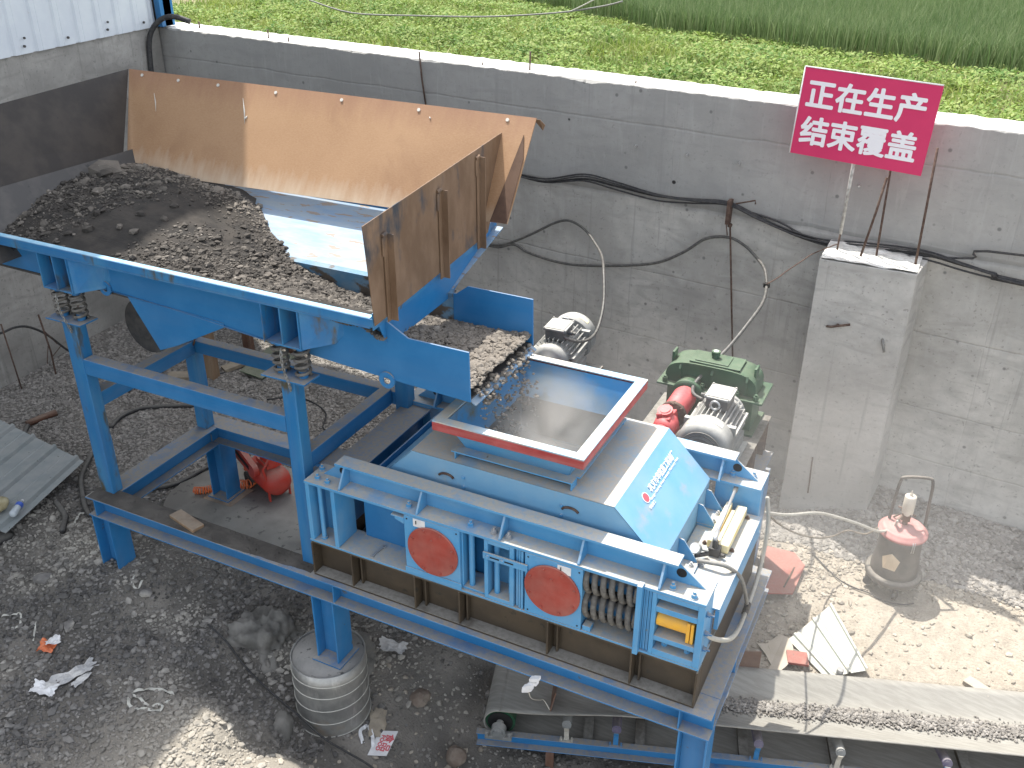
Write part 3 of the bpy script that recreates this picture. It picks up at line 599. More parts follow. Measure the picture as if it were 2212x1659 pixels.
# ---- cables on the wall
def cable(name, pts, r, m_, label, cat='cable', sub=5, n=8):
    mb = MB(); mb.tube(smoothpts(pts, sub), r, n); return single(mb, name, m_, label, cat, loc=pts[0])
b0 = [Vector(p) for p in TR['bundle']]+[Vector((9.5, 3.87, 1.5))]
mb = MB()
for k, (dz, s_) in enumerate(((0, 0), (.022, 2.3), (-.018, 5.1), (.012, 8.2))):
    mb.tube(smoothpts([p+Vector((0, -.012*k, dz+.016*math.sin(p.x*2.3+s_))) for p in b0], 5), .009 if k else .012, 6)
single(mb, 'cable_bundle', 'cable', 'dark bundle of electric cables strung along the concrete wall', 'cables', loc=b0[0])
cable('wall_cable', TR['bundle2']+[(9.5, 3.85, 1.85)], .010, 'cable', 'single black cable branching above the bundle right of the bracket')
cable('power_cable', TR['pc1'], .013, 'cord_grey', 'grey power cable looping down to the small motor behind the hopper')
cable('power_cable', TR['pc2'], .014, 'cord_grey', 'long grey power cable hanging in an arc to the motor by the green gearbox')
cable('tie_wire', TR['tie'], .005, 'rebar', 'twisted tie wire holding the long power cable to the buttress top', 'wire')
mb = MB(); p = Vector(TR['pc2'][13]); mb.cyl(p-Vector((0,0,.018)), p+Vector((0,0,.018)), .028, 10); single(mb, 'tape_wrap', 'black', 'black tape wrap where the tie wire meets the long power cable', 'tape', loc=p)
mb = MB(); mb.tube(TR['hang'], .009, 8); single(mb, 'steel_rod', 'rebar', 'straight dark steel rod hanging down the wall behind the green gearbox', 'rod', loc=TR['hang'][0])
mb = MB(); mb.box(3.655, 3.69, 4.40, 4.49, 1.60, 1.82); mb.tube(TR['holder2'], .008, 6); mb.tube([(3.66, 4.42, 1.62), (3.69, 4.40, 1.5)], .006, 6); mb.cyl((3.69, 4.44, 1.57), (3.70, 4.44, 1.60), .02, 8)
single(mb, 'cable_bracket', 'rebar', 'rusty taped bracket on the wall where the cable bundle is tied', 'bracket', loc=(3.67, 4.45, 1.7))
cable('wall_cable', [(-3.52, 1.4, .05)]+TR['cabL'], .013, 'cable', 'black cable arching across the shaded end wall down to the gravel')
for k, lab in (('rodL1', 'dark rebar leaning on the end wall by the picture edge'), ('rodL3', 'thin straight rebar leaning on the end wall nearest the frame leg')):
    mb = MB(); mb.tube(TR[k], .008, 6); single(mb, 'rebar_rod', 'rebar', lab, 'rebar', loc=TR[k][-1])
mb = MB(); P = TR['rodL2']; mb.tube(P[:3], .010, 6)
for a, b in ((( -3.25,2.31,-.05),(-3.2,2.40,-.25)),((-3.25,2.32,-.25),(-3.2,2.22,-.42)),((-3.25,2.33,-.4),(-3.18,2.43,-.28)),((-3.25,2.33,-.6),(-3.2,2.2,-.75))): mb.tube([a, b], .005, 5)
single(mb, 'dry_twig', 'rebar', 'dead branched twig leaning against the shaded end wall', 'twig', loc=P[2])
# ================================================================ STEEL SUPPORT FRAME (platform + feeder stand)
fr = thing('support_frame', (0, 0, 0), 'blue welded steel support frame of beams and legs carrying feeder and crusher', 'steel frame')
def ib(x0, x1, y0, y1, al, name='beam', z0=0., z1=.175, stiff=()):
    mb = MB(); ibeam(mb, x0, x1, y0, y1, z0, z1, al)
    for s in stiff:
        if al == 'x': mb.box(s-.005, s+.005, y0+.006, (y0+y1)/2-.005, z0+.012, z1-.012)
        else: mb.box((x0+x1)/2+.005, x1-.006, s-.005, s+.005, z0+.012, z1-.012)
    return build(mb, name, 'blue', fr, bevel=.003)
ib(-.02, 4.95, 0, .18, 'x', stiff=(.06, 2.30, 4.76)); ib(-.02, 4.6, 1.265, 1.44, 'x', stiff=(.1,))
ib(0, .18, .182, 1.263, 'y'); ib(4.77, 4.95, .182, 1.50, 'y', stiff=(.6,)); ib(2.12, 2.30, .182, 1.263, 'y'); ib(4.42, 4.60, 1.442, 3.05, 'y'); ib(3.55, 3.72, 1.442, 3.05, 'y')
ib(3.722, 4.418, 2.88, 3.05, 'x')
def hleg(x0, x1, y0, y1, z0, z1):
    mb = MB(); mb.box(x0, x0+.012, y0, y1, z0, z1); mb.box(x1-.012, x1, y0, y1, z0, z1); c = (y0+y1)/2; mb.box(x0+.012, x1-.012, c-.005, c+.005, z0, z1)
    return build(mb, 'leg', 'blue', fr, bevel=.002)
hleg(0, .18, .002, .178, -.80, -.002)
hleg(2.105, 2.29, .002, .18, -.555, -.002)
hleg(4.765, 4.945, .005, .18, -1.9, -.002)
hleg(0, .175, 1.262, 1.44, -.585, -.002)
hleg(4.42, 4.60, 2.86, 3.04, -1.2, -.002); hleg(2.12, 2.29, 1.262, 1.44, -1.1, -.002); hleg(4.42, 4.6, 1.27, 1.44, -1.3, -.002)
mb = MB(); mb.box(2.085, 2.325, -.035, .205, -.567, -.556); build(mb, 'base_plate', 'blue', fr)
mb = MB(); mb.box(-.035, .20, 1.235, 1.465, -.597, -.586); build(mb, 'base_plate', 'blue', fr)
def tube_leg(x0, x1, y0, y1):
    mb = MB(); mb.box(x0, x1, y0, y1, .177, 1.638); build(mb, 'post', 'blue_rusty', fr, bevel=.006)
    cx, cy = (x0+x1)/2, (y0+y1)/2; mb = MB(); mb.box(cx-.175, cx+.165, cy-.085, cy+.075, 1.640, 1.652); build(mb, 'spring_plate', 'blue', fr, bevel=.002)
tube_leg(.035, .164, .118, .215); tube_leg(1.972, 2.079, .118, .215); tube_leg(.018, .128, 1.20, 1.30); tube_leg(2.10, 2.21, 1.20, 1.30)
def sqb(x0, x1, y0, y1, z0, z1): mb = MB(); mb.box(x0, x1, y0, y1, z0, z1); build(mb, 'cross_tube', 'blue', fr, bevel=.006)
sqb(.166, 1.970, .119, .214, 1.228, 1.354)
sqb(.045, .150, .217, 1.198, .915, 1.035); sqb(1.985, 2.075, .217, 1.198, .93, 1.055); sqb(.13, 2.098, 1.205, 1.295, .92, 1.03)
# stone dust lying on the front beam, plank and scraps
mb = MB(); vs = []; nX, nY = 90, 10
for i in range(nX+1):
    for j in range(nY+1):
        x = -.0+2.1*i/nX; y = .004+.172*j/nY
        wz = max(0, 1-abs(y-.10)/.13)*(.020 if x < .75 else .020-.011*(x-.75)); wz *= (.7+.6*mnoise.noise((x*14, y*14, 0)))
        if x > .35: wz *= max(0, min(1, 1.5-abs(y-(.11))/.06*(.4+.35*(x-.3))))
        vs.append((x, y, .1745+max(wz, -.002)))
mb.add(vs, [(i*(nY+1)+j, (i+1)*(nY+1)+j, (i+1)*(nY+1)+j+1, i*(nY+1)+j+1) for i in range(nX) for j in range(nY)], True)
rg = random.Random(3)
for k in range(1500):
    x = rg.uniform(0, 2.1)**1.0; y = min(max(rg.gauss(.10, .035), .01), .17); 
    if rg.random() < (x-.6)*.4: continue
    s = rg.uniform(.002, .0055); mb.add([(x-s, y, .178), (x+s, y-s, .178), (x, y+s, .178), (x, y, .178+1.9*s)], [(0,1,3), (1,2,3), (2,0,3)], False)
tag(build(mb, 'stone_dust', 'ore_dusty'), 'dark crushed stone dust spread along the top of the front blue beam', 'stone dust', kind='stuff')
mb = MB(); mb.obox((.93, .095, .195), (.145, -.035, 0), (.012, .05, 0), (0, 0, .014)); single(mb, 'wood_block', 'wood', 'short dusty plank offcut lying on the front blue beam', 'wood block', loc=(.93, .09, .18), bevel=.006)

# ================================================================ FEEDER
fe = thing('vibrating_feeder', (1, .7, 1.88), 'blue vibrating feeder trough on coil springs full of broken stone', 'feeder')
mb = MB()
mb.box(-1.9, 2.70, .10, .248, 2.135, 2.145); mb.box(-1.9, 2.72, .10, .106, 2.146, 2.200); build(mb, 'front_rim', 'blue_rusty', fe, bevel=.002)
mb = MB(); mb.box(-1.9, 2.70, .1065, .150, 2.190, 2.202); build(mb, 'rim_lip', 'rim_pale', fe)
mb = MB(); mb.box(-1.9, 2.56, 1.88, 1.95, 2.12, 2.20); build(mb, 'rear_rim', 'blue', fe, bevel=.002)
def ex(y): return 2.72-.08*(y-.1)
mb = MB(); mb.prism([(ex(.1), .10, 2.13), (ex(1.93), 1.93, 2.13), (ex(1.93), 1.93, 2.235), (ex(.1), .10, 2.235)], (.007, 0, 0)); build(mb, 'end_rim', 'blue_rusty', fe)
def side(y0, th, nm='side_plate'):
    mb = MB(); mb.prism([(-1.9, y0, 1.90), (.40, y0, 1.89), (1.05, y0, 1.86), (1.76, y0, 1.80), (2.59, y0, 1.745), (3.27, y0, 1.717), (3.265, y0, 2.043), (2.86, y0, 2.045), (2.70, y0, 2.134), (-1.9, y0, 2.134)], (0, th, 0))
    return build(mb, nm, 'blue_clean', fe, bevel=.002)
side(.25, .012)
mb = MB(); mb.prism([(-1.9, 1.106, 1.90), (.40, 1.106, 1.89), (1.05, 1.106, 1.86), (1.76, 1.106, 1.80), (2.59, 1.106, 1.745), (3.27, 1.106, 1.717), (3.265, 1.106, 2.043), (2.79, 1.106, 2.045), (2.70, 1.106, 1.975), (-1.9, 1.106, 1.975)], (0, .012, 0)); build(mb, 'side_plate', 'blue_clean', fe, bevel=.002)
mb = MB(); mb.prism([(.607, .244, 1.872), (.822, .244, 1.518), (.99, .244, 1.588), (1.444, .244, 1.822), (1.444, .244, 1.85), (.607, .244, 1.885)], (0, .006, 0)); mb.tube([(.4, .243, 1.893), (1.05, .243, 1.862), (1.76, .243, 1.803)], .004, 5)
build(mb, 'exciter_bracket', 'blue_clean', fe)
mb = MB(); mb.prism([(.607, 1.113, 1.872), (.822, 1.113, 1.518), (.99, 1.113, 1.588), (1.444, 1.113, 1.822)], (0, .01, 0)); build(mb, 'exciter_bracket', 'blue_clean', fe)
mb = MB(); mb.cyl((.50, .45, 1.55), (.50, .95, 1.55), .21, 32); mb.cyl((.50, .42, 1.55), (.50, .45, 1.55), .09, 20); build(mb, 'vibration_motor', 'rubber', fe)
# tray floor, chute and rear slope
mb = MB(); mb.prism([(-1.9, .262, 1.90), (1.0, .262, 1.865), (2.6, .262, 1.762), (3.262, .262, 1.734), (3.262, .262, 1.722), (2.6, .262, 1.75), (1.0, .262, 1.85), (-1.9, .262, 1.885)], (0, .838, 0)); build(mb, 'tray_floor', 'steel_dark', fe)
mb = MB(); mb.prism([(0, 1.90, 2.187), (0, 1.15, 1.983), (0, 1.15, 1.978), (0, 1.90, 2.178)], (2.65, 0, 0))
build(mb, 'liner_plate', 'blue_worn', fe)
mb = MB(); mb.prism([(0, 1.149, 1.983), (0, 1.098, 1.975), (0, 1.098, 1.74), (0, 1.105, 1.74), (0, 1.105, 1.965), (0, 1.149, 1.972)], (2.68, 0, 0)); build(mb, 'liner_plate', 'blue_mud', fe, label='mud streaked lower liner')
mb = MB(); mb.prism([(2.712, .17, 2.129), (2.574, 1.88, 2.129), (2.606, 1.48, 2.05), (2.635, 1.12, 1.93), (2.704, .262, 1.96)], (.006, 0, 0)); build(mb, 'end_plate', 'blue', fe)
mb = MB(); mb.prism([(3.262, .262, 1.722), (3.262, 1.10, 1.722), (3.30, 1.10, 1.70), (3.30, .262, 1.70)], (0, 0, -.006)); build(mb, 'discharge_lip', 'blue_worn', fe)
for y0, dr in ((.10, 1), (1.25, -1)):
    for cx in (.103, 2.038):
        mb = MB(); y1 = .25 if dr == 1 else 1.113; ya, yb = sorted((y0, y1))
        if dr == -1: ya = 1.12
        for x in (cx-.143, cx, cx+.134): mb.box(x, x+.009, ya, yb, 1.890, 2.134 if dr == 1 else 1.965)
        mb.box(cx-.143, cx+.143, ya, yb, 1.878, 1.889)
        if dr == 1: mb.prism([(cx+.144, .112, 1.878), (cx+.30, .243, 1.90), (cx+.36, .249, 1.97), (cx+.36, .249, 2.132), (cx+.144, .112, 2.132)], (0, .004, 0))
        build(mb, 'spring_bracket', 'blue_rusty', fe, bevel=.001)
        for dx in (-.085, .085):
            yy = .17 if dr == 1 else 1.235
            mb = MB(); mb.helix((cx+dx, yy, 1.665), (cx+dx, yy, 1.865), .046, .0105, 4.6, 8, 18); s_ = build(mb, 'coil_spring', 'spring', fe)
            mb = MB(); mb.cyl((cx+dx, yy, 1.653), (cx+dx, yy, 1.70), .030, 14); mb.cyl((cx+dx, yy, 1.845), (cx+dx, yy, 1.877), .030, 14); build(mb, 'spring_seat', 'blue', fe)
for x, z in ((.405, 1.905), (2.70, 1.735)):
    mb = MB(); mb.ring((x, .236, z), (x, .248, z), .055, .026); build(mb, 'lifting_ring', 'blue', fe)
for nm, P in (('chain1', [(.105, .075, 1.865), (.115, .062, 1.78), (.128, .07, 1.70), (.14, .09, 1.62), (.135, .105, 1.57)]), ('chain2', [(2.04, .08, 1.87), (2.052, .062, 1.79), (2.06, .07, 1.70), (2.068, .085, 1.63), (2.06, .105, 1.57)])):
    pts = smoothpts(P, 12); L = 0; mb = MB(); last = -1; acc = [0]
    for a, b in zip(pts[:-1], pts[1:]): acc.append(acc[-1]+(b-a).length)
    k = 0; s = .012
    while s < acc[-1]:
        i = next(i for i in range(len(acc)) if acc[i] >= s); c = pts[i]; d = (pts[min(i+1, len(pts)-1)]-pts[i-1]).normalized()
        sidev = d.cross(Vector((0, 1, 0)) if k % 2 else Vector((1, .3, 0))).normalized(); lp = []
        for q in range(13):
            t = 2*math.pi*q/12; lp.append(c+d*(.016*math.cos(t))+sidev*(.009*math.sin(t)))
        mb.tube(lp, .0034, 5, cap=False); s += .0235; k += 1
    single(mb, 'safety_chain', 'chain', 'steel safety chain hanging from the feeder bracket by the '+('end wall side post' if nm == 'chain1' else 'post nearest the crusher'), 'chain', loc=P[0], group='chains beside the springs')

# ================================================================ HOPPER PLATES
hp = thing('feed_hopper', (1, 1.6, 2.2), 'open rusty steel hopper plates standing above the feeder', 'hopper')
yb, yt, zb, zt = 1.60, 2.05, 2.245, 2.955
mb = MB(); mb.prism([(-.70, yb, zb), (2.812, yb+.042, zb+.067), (2.832, yt, zt), (-.965, yt+.006, zt+.01)], (0, .008, -.004)); build(mb, 'back_plate', 'rust_tan', hp)
def hpp(x, k, off=0): return Vector((x, yb+(yt-yb)*k-.84*off, zb+(zt-zb)*k+.54*off))
for i, (x, k) in enumerate(((-.80, .965), (-.40, .955), (.02, .955), (.60, .95), (1.22, .955), (1.90, .95), (2.62, .955))):
    mb = MB(); p = hpp(x, k); mb.cyl(p, hpp(x, k, .007), .013, 12); build(mb, 'bolt', 'bolt_white', hp)
for x0, k0, x1, k1, w0 in ((-.62, .80, -.55, .62, .004), (.30, .86, .38, .62, .006), (.385, .70, .36, .66, .008), (2.0, .90, 2.01, .88, .006), (2.1, .22, 2.12, .28, .005)):
    a, b = hpp(x0, k0, .004), hpp(x1, k1, .004); mb = MB(); mb.tube([a, (a+b)/2+Vector((.006, 0, 0)), b], [.0015, w0, .001], 6); build(mb, 'scratch', 'bolt_white', hp)
mb = MB(); mb.prism([(-.70, yb, 2.40), (-.965, yt, zt+.01), (-.98, -.6, 2.86), (-.74, -.6, 2.42)], (-.008, 0, 0)); build(mb, 'left_plate', 'plate_dark', hp)
mb = MB(); mb.prism([(-.70, yb+.1, 2.40), (-.74, -.6, 2.42), (-.40, -.6, 2.0), (-.40, yb+.1, 2.0)], (-.006, 0, -.006)); build(mb, 'wear_liner', 'steel_dark', hp)
EX = lambda y, z: (2.745-.08*(y-.1), y, z)
mb = MB(); mb.prism([EX(.085, 2.17), EX(.02, 2.785), EX(2.13, 2.85), EX(1.72, 2.20), EX(1.62, 2.19)], (.006, 0, 0))
ep = build(mb, 'end_plate', 'rust_dark', hp)
for (y, z0, z1) in ((.22, 2.14, 2.67), (.93, 2.14, 2.72), (1.52, 2.14, 2.78)):
    xo = 2.755-.08*(y-.1); mb = MB(); mb.box(xo, xo+.006, y, y+.045, z0, z1); mb.box(xo+.0065, xo+.048, y+.039, y+.045, z0, z1); mb.cyl((xo+.003, y-.006, z1-.012), (xo+.003, y-.006, z1-.12), .009, 6); mb.cyl((xo+.003, y-.01, z1), (xo+.008, y+.03, z1+.008), .012, 6)
    build(mb, 'stiffener_angle', 'rust_dark', hp)
mb = MB(); mb.prism([(2.80, 2.07, 2.94), (2.85, 2.07, 2.94), (2.875, 2.10, 2.90), (2.86, 2.10, 2.86)], (0, .006, 0)); build(mb, 'corner_angle', 'rust_dark', hp)
# dark triangular piece over the back plate end, shade put into its colour
mb = MB(); o_ = Vector((0, -.845, .535))*.003; mb.prism([Vector(q)+o_ for q in ((2.773, 1.981, 2.846), (2.68, 1.641, 2.31), (2.808, 1.643, 2.313), (2.814, 1.891, 2.704))], Vector((0, -.845, .535))*.005); build(mb, 'shade_triangle', 'rust_shadow', hp, label='dark rust triangle with painted shade')

# ---------------------------------------------------------------- rock helpers
def stones(P, S, matn, name, label, seed=1, extra=None, flat=.7, mats=None, verts=12):
    """many faceted stones as one mesh: P points (n,3), S sizes (n,)"""
    rg = np.random.default_rng(seed); ph = (1+5**.5)/2
    base = np.array([(-1,ph,0),(1,ph,0),(-1,-ph,0),(1,-ph,0),(0,-1,ph),(0,1,ph),(0,-1,-ph),(0,1,-ph),(ph,0,-1),(ph,0,1),(-ph,0,-1),(-ph,0,1)])/math.hypot(1, ph)
    F = np.array([(0,11,5),(0,5,1),(0,1,7),(0,7,10),(0,10,11),(1,5,9),(5,11,4),(11,10,2),(10,7,6),(7,1,8),(3,9,4),(3,4,2),(3,2,6),(3,6,8),(3,8,9),(4,9,5),(2,4,11),(6,2,10),(8,6,7),(9,8,1)])
    n = len(P); P = np.asarray(P); S = np.asarray(S)
    v = base[None]*(1+rg.uniform(-.28, .28, (n, 12, 1)))
    sc = np.stack([rg.uniform(.8, 1.35, n), rg.uniform(.65, 1.0, n), rg.uniform(flat*.6, flat*1.1, n)], 1)*S[:, None]
    v = v*sc[:, None, :]
    a = rg.uniform(0, 2*math.pi, n); ca, sa = np.cos(a), np.sin(a); b = rg.normal(0, .45, n); cb, sb = np.cos(b), np.sin(b)
    y, z = v[..., 1]*cb[:, None]-v[..., 2]*sb[:, None], v[..., 1]*sb[:, None]+v[..., 2]*cb[:, None]
    x = v[..., 0]; X = x*ca[:, None]-y*sa[:, None]; Y = x*sa[:, None]+y*ca[:, None]
    V = np.stack([X, Y, z], -1)+P[:, None, :]; V = V.reshape(-1, 3)
    Fa = (F[None]+12*np.arange(n)[:, None, None]).reshape(-1, 3)
    ev = np.zeros((0, 3)); ef = []
    if extra is not None: ev = np.array(extra.v); ef = extra.f
    me = bpy.data.meshes.new(name); nv = len(V)+len(ev); allv = np.concatenate([V, ev]) if len(ev) else V
    me.vertices.add(nv); me.vertices.foreach_set('co', allv.astype(np.float32).ravel())
    loops = Fa.ravel().tolist(); starts = list(range(0, len(loops), 3))
    for q in ef: starts.append(len(loops)); loops += [i+len(V) for i in q]
    me.loops.add(len(loops)); me.loops.foreach_set('vertex_index', loops)
    me.polygons.add(len(starts)); me.polygons.foreach_set('loop_start', starts)
    mi = np.zeros(len(starts), dtype=np.int32); mi[len(Fa):] = 1; me.polygons.foreach_set('material_index', mi)
    sm = np.zeros(len(starts), dtype=bool); sm[len(Fa):] = True; me.polygons.foreach_set('use_smooth', sm)
    for q in (mats or [matn]): me.materials.append(MATS[q])
    me.update(calc_edges=True); me.validate()
    o = bpy.data.objects.new(name, me); link(o); return tag(o, label, name.replace('_', ' '), kind='stuff')
# ---- stone heap inside the hopper and trough
def interp(x, T): return float(np.interp(x, [a for a, b in T], [b for a, b in T]))
ZB = [(-2, 2.30), (-1, 2.325), (.07, 2.275), (.46, 2.215), (.65, 2.12), (.93, 2.055), (1.24, 1.985), (1.36, 1.95), (1.65, 1.87), (1.9, 1.81), (2.2, 1.78), (2.7, 1.77), (3.4, 1.79)]
ZF = [(-2, 2.10), (0, 2.15), (1.4, 2.14), (2.2, 2.12), (2.6, 2.09), (2.75, 2.0), (3.0, 1.83), (3.4, 1.79)]
def YM(x): return interp(x, [(-3, 1.60), (.60, 1.62), (.65, 1.62), (.93, 1.38), (1.24, 1.19), (1.34, 1.11), (4, 1.10)])
def heap(x, y):
    yb_ = YM(x); k = min(max((y-.17)/(yb_-.17), 0), 1)
    z = interp(x, ZF)*(1-k)+interp(x, ZB)*k; z += .10*math.sin(math.pi*k)*min(1, max(0, (1.5-x)/1.2))
    return z+.022*mnoise.noise((x*4, y*4, 0))+.010*mnoise.noise((x*13, y*13, 4))
mb = MB(); vs = []; NX, NY = 150, 46
for i in range(NX+1):
    for j in range(NY+1):
        x = -1.6+4.86*i/NX; ymax = YM(x)+(.07 if x < .6 else .012); y0 = .20 if x < 2.68 else .27
        y = y0+(ymax-y0)*j/NY; vs.append((x, y, max(heap(x, y), 2.15) if (x < 2.68 and y < .28) else heap(x, y)))
mb.add(vs, [(i*(NY+1)+j, (i+1)*(NY+1)+j, (i+1)*(NY+1)+j+1, i*(NY+1)+j+1) for i in range(NX) for j in range(NY)], True)
rg = np.random.default_rng(5); P = []; S = []
for k in range(42000):
    x = rg.uniform(-1.3, 3.26); ymax = YM(x)+.005; y = rg.uniform(.18 if x < 2.7 else .28, ymax)
    if x > 2.7 and rg.random() < .2: continue
    nn = mnoise.noise((x*1.6, y*1.6, 9)); near_edge = max(0, (y-ymax+.42)/.42) if x < 1.4 else 1
    right = min(1, max(0, (x-1.0)/.9)); left = 1 if x < -.45 else 0
    pr = .20+.8*near_edge*(.4+.6*right)+.8*right+.5*left+.6*nn
    if rg.random() > pr: continue
    s = rg.choice([.0045, .0075, .011, .017, .026], p=[.46, .31, .15, .06, .02] if x < 1.6 else [.1, .3, .36, .2, .04])*rg.uniform(.8, 1.3)
    P.append((x, y, heap(x, y)+s*.3)); S.append(s)
for k in range(26): # a few big lumps
    x = rg.uniform(-.9, .7); y = rg.uniform(.3, 1.55); s = rg.uniform(.028, .05); P.append((x, y, heap(x, y)+s*.15)); S.append(s)
P += [(-.55, 1.25, heap(-.55, 1.25)+.02), (-.48, 1.18, heap(-.48, 1.18)+.02)]; S += [.12, .08]
# falling off the lip
for k in range(330):
    t = rg.random(); y = rg.uniform(.32, 1.05); x = 3.265+.085*t+rg.normal(0, .012); P.append((x, y, 1.755-.50*t*t-.02+rg.normal(0, .02))); S.append(rg.uniform(.006, .02)*(1.25-.5*t))
stones(P, S, 'stone_ore', 'stone_heap', 'heap of dark crushed stone filling the feeder and spilling off its lip', 5, extra=mb, mats=['stone_ore', 'ore_fines'])
# ================================================================ ROLL CRUSHER
cr = thing('roll_crusher', (3.48, .78, .18), 'large blue double roll crusher with two red bearing discs and feed hopper', 'crusher')
Y0, Y1 = .04, 1.50
def cpart(mb, name, m_='blue_front', bev=.002, label=None): return build(mb, name, m_, cr, bevel=bev, label=label)
# brown base frame
mb = MB(); mb.box(2.13, 4.83, .13, .142, .178, .465); mb.box(2.13, 4.83, 1.40, 1.412, .178, .465); mb.box(2.13, 4.83, Y0, .129, .178, .192)
mb.box(2.13, 2.142, .143, 1.399, .178, .465); mb.box(4.818, 4.83, .143, 1.399, .178, .465); mb.box(2.143, 4.817, Y0, .129, .453, .466)
for x in (2.13, 2.45, 2.49, 2.94, 2.99, 3.27, 3.30, 3.885, 3.93, 4.425, 4.465, 4.818):
    if x in (2.49, 2.99, 3.30, 3.93, 4.465): mb.box(x, x+.012, .09, .129, .193, .452)
    else: mb.box(x, x+.012, Y0, .129, .193, .452)
cpart(mb, 'base_frame', 'old_brown')
for yy, nm in ((Y0, 'f'), (1.27, 'b')):
    mb = MB(); mb.box(2.13, 4.83, yy, yy+.23, .468, .482); cpart(mb, 'lower_rail', 'blue_front')
    mb = MB(); mb.box(2.13, 4.83, yy, yy+.23, .932, .952); cpart(mb, 'upper_rail', 'blue_front')
    yw = yy+.125 if nm == 'f' else yy+.09
    mb = MB(); mb.prism([(2.20, yw, .953), (2.36, yw, 1.088), (4.62, yw, 1.088), (4.79, yw, .953)], (0, .012, 0)); mb.box(2.34, 4.635, yw-.055, yw+.055, 1.0885, 1.104)
    for x in (2.40, 2.98, 3.555, 4.065, 4.55): mb.prism([(x, yw-.001, .953), (x, yw-.12, .953), (x, yw-.12, .963), (x, yw-.045, 1.087), (x, yw-.001, 1.087)], (.013, 0, 0)); 
    mb.mi = 1
    for x in (2.375, 4.655): mb.ring((x-.01, yw-.0015, 1.02), (x-.01, yw+.0135, 1.02), .030, .001, 20)
    build(mb, 'stiffening_rail', ['blue_front', 'black'], cr)
    if nm == 'b':
        for q in ((2.13, 2.36, 0, .23), (4.53, 4.83, .02, .10), (2.9, 3.3, .1, .22), (3.73, 4.11, .1, .22)): mb = MB(); mb.box(q[0], q[1], yy+q[2], yy+q[3], .484, .930); cpart(mb, 'rear_block')
# bolts along rails
def bolts(parent, L_, m_, d=(0, 0, 1), r=.019, h=.022, shank=.016, name='bolt', label=None):
    for p in L_: mb = MB(); mb.bolt(p, d, r, h, shank); build(mb, name, m_, parent, label=label)
bolts(cr, [(x, y, .953) for x, y in ((2.20, .10), (2.29, .085), (2.165, .20), (2.90, .10), (3.34, .10), (4.62, .10), (4.75, .075), (4.62, 1.36), (4.75, 1.40))], 'blue_front')
bolts(cr, [(3.50, .10, .953), (3.60, .095, .953)], 'bolt_zinc', label='bare zinc bolt')
# left end clamp block (open pocket with tie rod)
mb = MB(); mb.box(2.135, 2.165, Y0+.001, .22, .483, .931); mb.box(2.336, 2.366, Y0+.001, .25, .483, .931); mb.box(2.166, 2.335, .20, .22, .483, .931); cpart(mb, 'end_block')
mb = MB(); mb.cyl((2.215, .09, .483), (2.215, .09, .93), .016, 14); mb.cyl((2.215, .09, .483), (2.215, .09, .50), .022, 14); cpart(mb, 'tie_rod', 'blue_front', 0)
# bearing housing with red disc
def housing(x0, x1, cx, tagtxt):
    mb = MB(); mb.box(x0, x1, Y0, .205, .484, .930); h = cpart(mb, 'bearing_housing', 'blue_front', .003)
    mb = MB(); mb.lathe((cx, Y0-.0135, .712), [(.002, 0), (.176, 0), (.180, .004), (.180, .012)], 48, 'y', smooth=False); d = build(mb, 'bearing_cover', 'red', h)
    bolts(h, [(cx+.155*math.cos(k*math.pi/4+.35), Y0-.013, .712+.155*math.sin(k*math.pi/4+.35)) for k in range(8)]+[(cx, Y0-.013, .80)], 'red', (0, -1, 0), .009, .005, 0)
    mb = MB(); dx = -.135 if x0 < 3.2 else .03; zt_ = .928
    mb.box(cx+dx, cx+dx+.085, Y0-.004, Y0-.001, .862 if dx > 0 else .868, .918 if dx > 0 else .925); pl = build(mb, 'number_plate', 'plastic_white', h)
    me = text_mesh('1', .034, .001, 'number'); place_text(me, 'number', frame4((cx+dx+.022, Y0-.006, .90 if dx < 0 else .893), (1,0,0), (0,0,1)), 'black', pl)
    mb = MB()
    for zz in (.505, .905):
        for xx in (x0+.022, x1-.022): mb.cyl((xx, Y0-.0015, zz), (xx, Y0+.001, zz), .006, 8)
    build(mb, 'bolt_holes', 'black', h)
housing(2.895, 3.292, 3.10, 1); housing(3.735, 4.105, 3.917, 1)
mb = MB(); mb.prism([(2.80, Y0-.004, .905), (2.895, Y0-.004, .905), (2.895, Y0-.004, .86), (2.83, Y0-.004, .88), (2.83, Y0-.004, .895), (2.80, Y0-.004, .895)], (0, .10, 0)); cpart(mb, 'corner_cleat')
mb = MB(); mb.box(2.89, 3.30, Y0-.006, Y0-.001, .484, .53); cpart(mb, 'retaining_strip')
# screw rods between the housings
mb = MB(); mb.box(3.293, 3.45, .06, .22, .483, .50); mb.box(3.293, 3.305, .06, .2, .5, .93); cpart(mb, 'rod_bracket')
mb = MB(); mb.cyl((3.345, .10, .50), (3.345, .10, .93), .019, 14); mb.cyl((3.405, .19, .50), (3.405, .19, .93), .017, 14); cpart(mb, 'tie_rod', 'blue_front', 0)
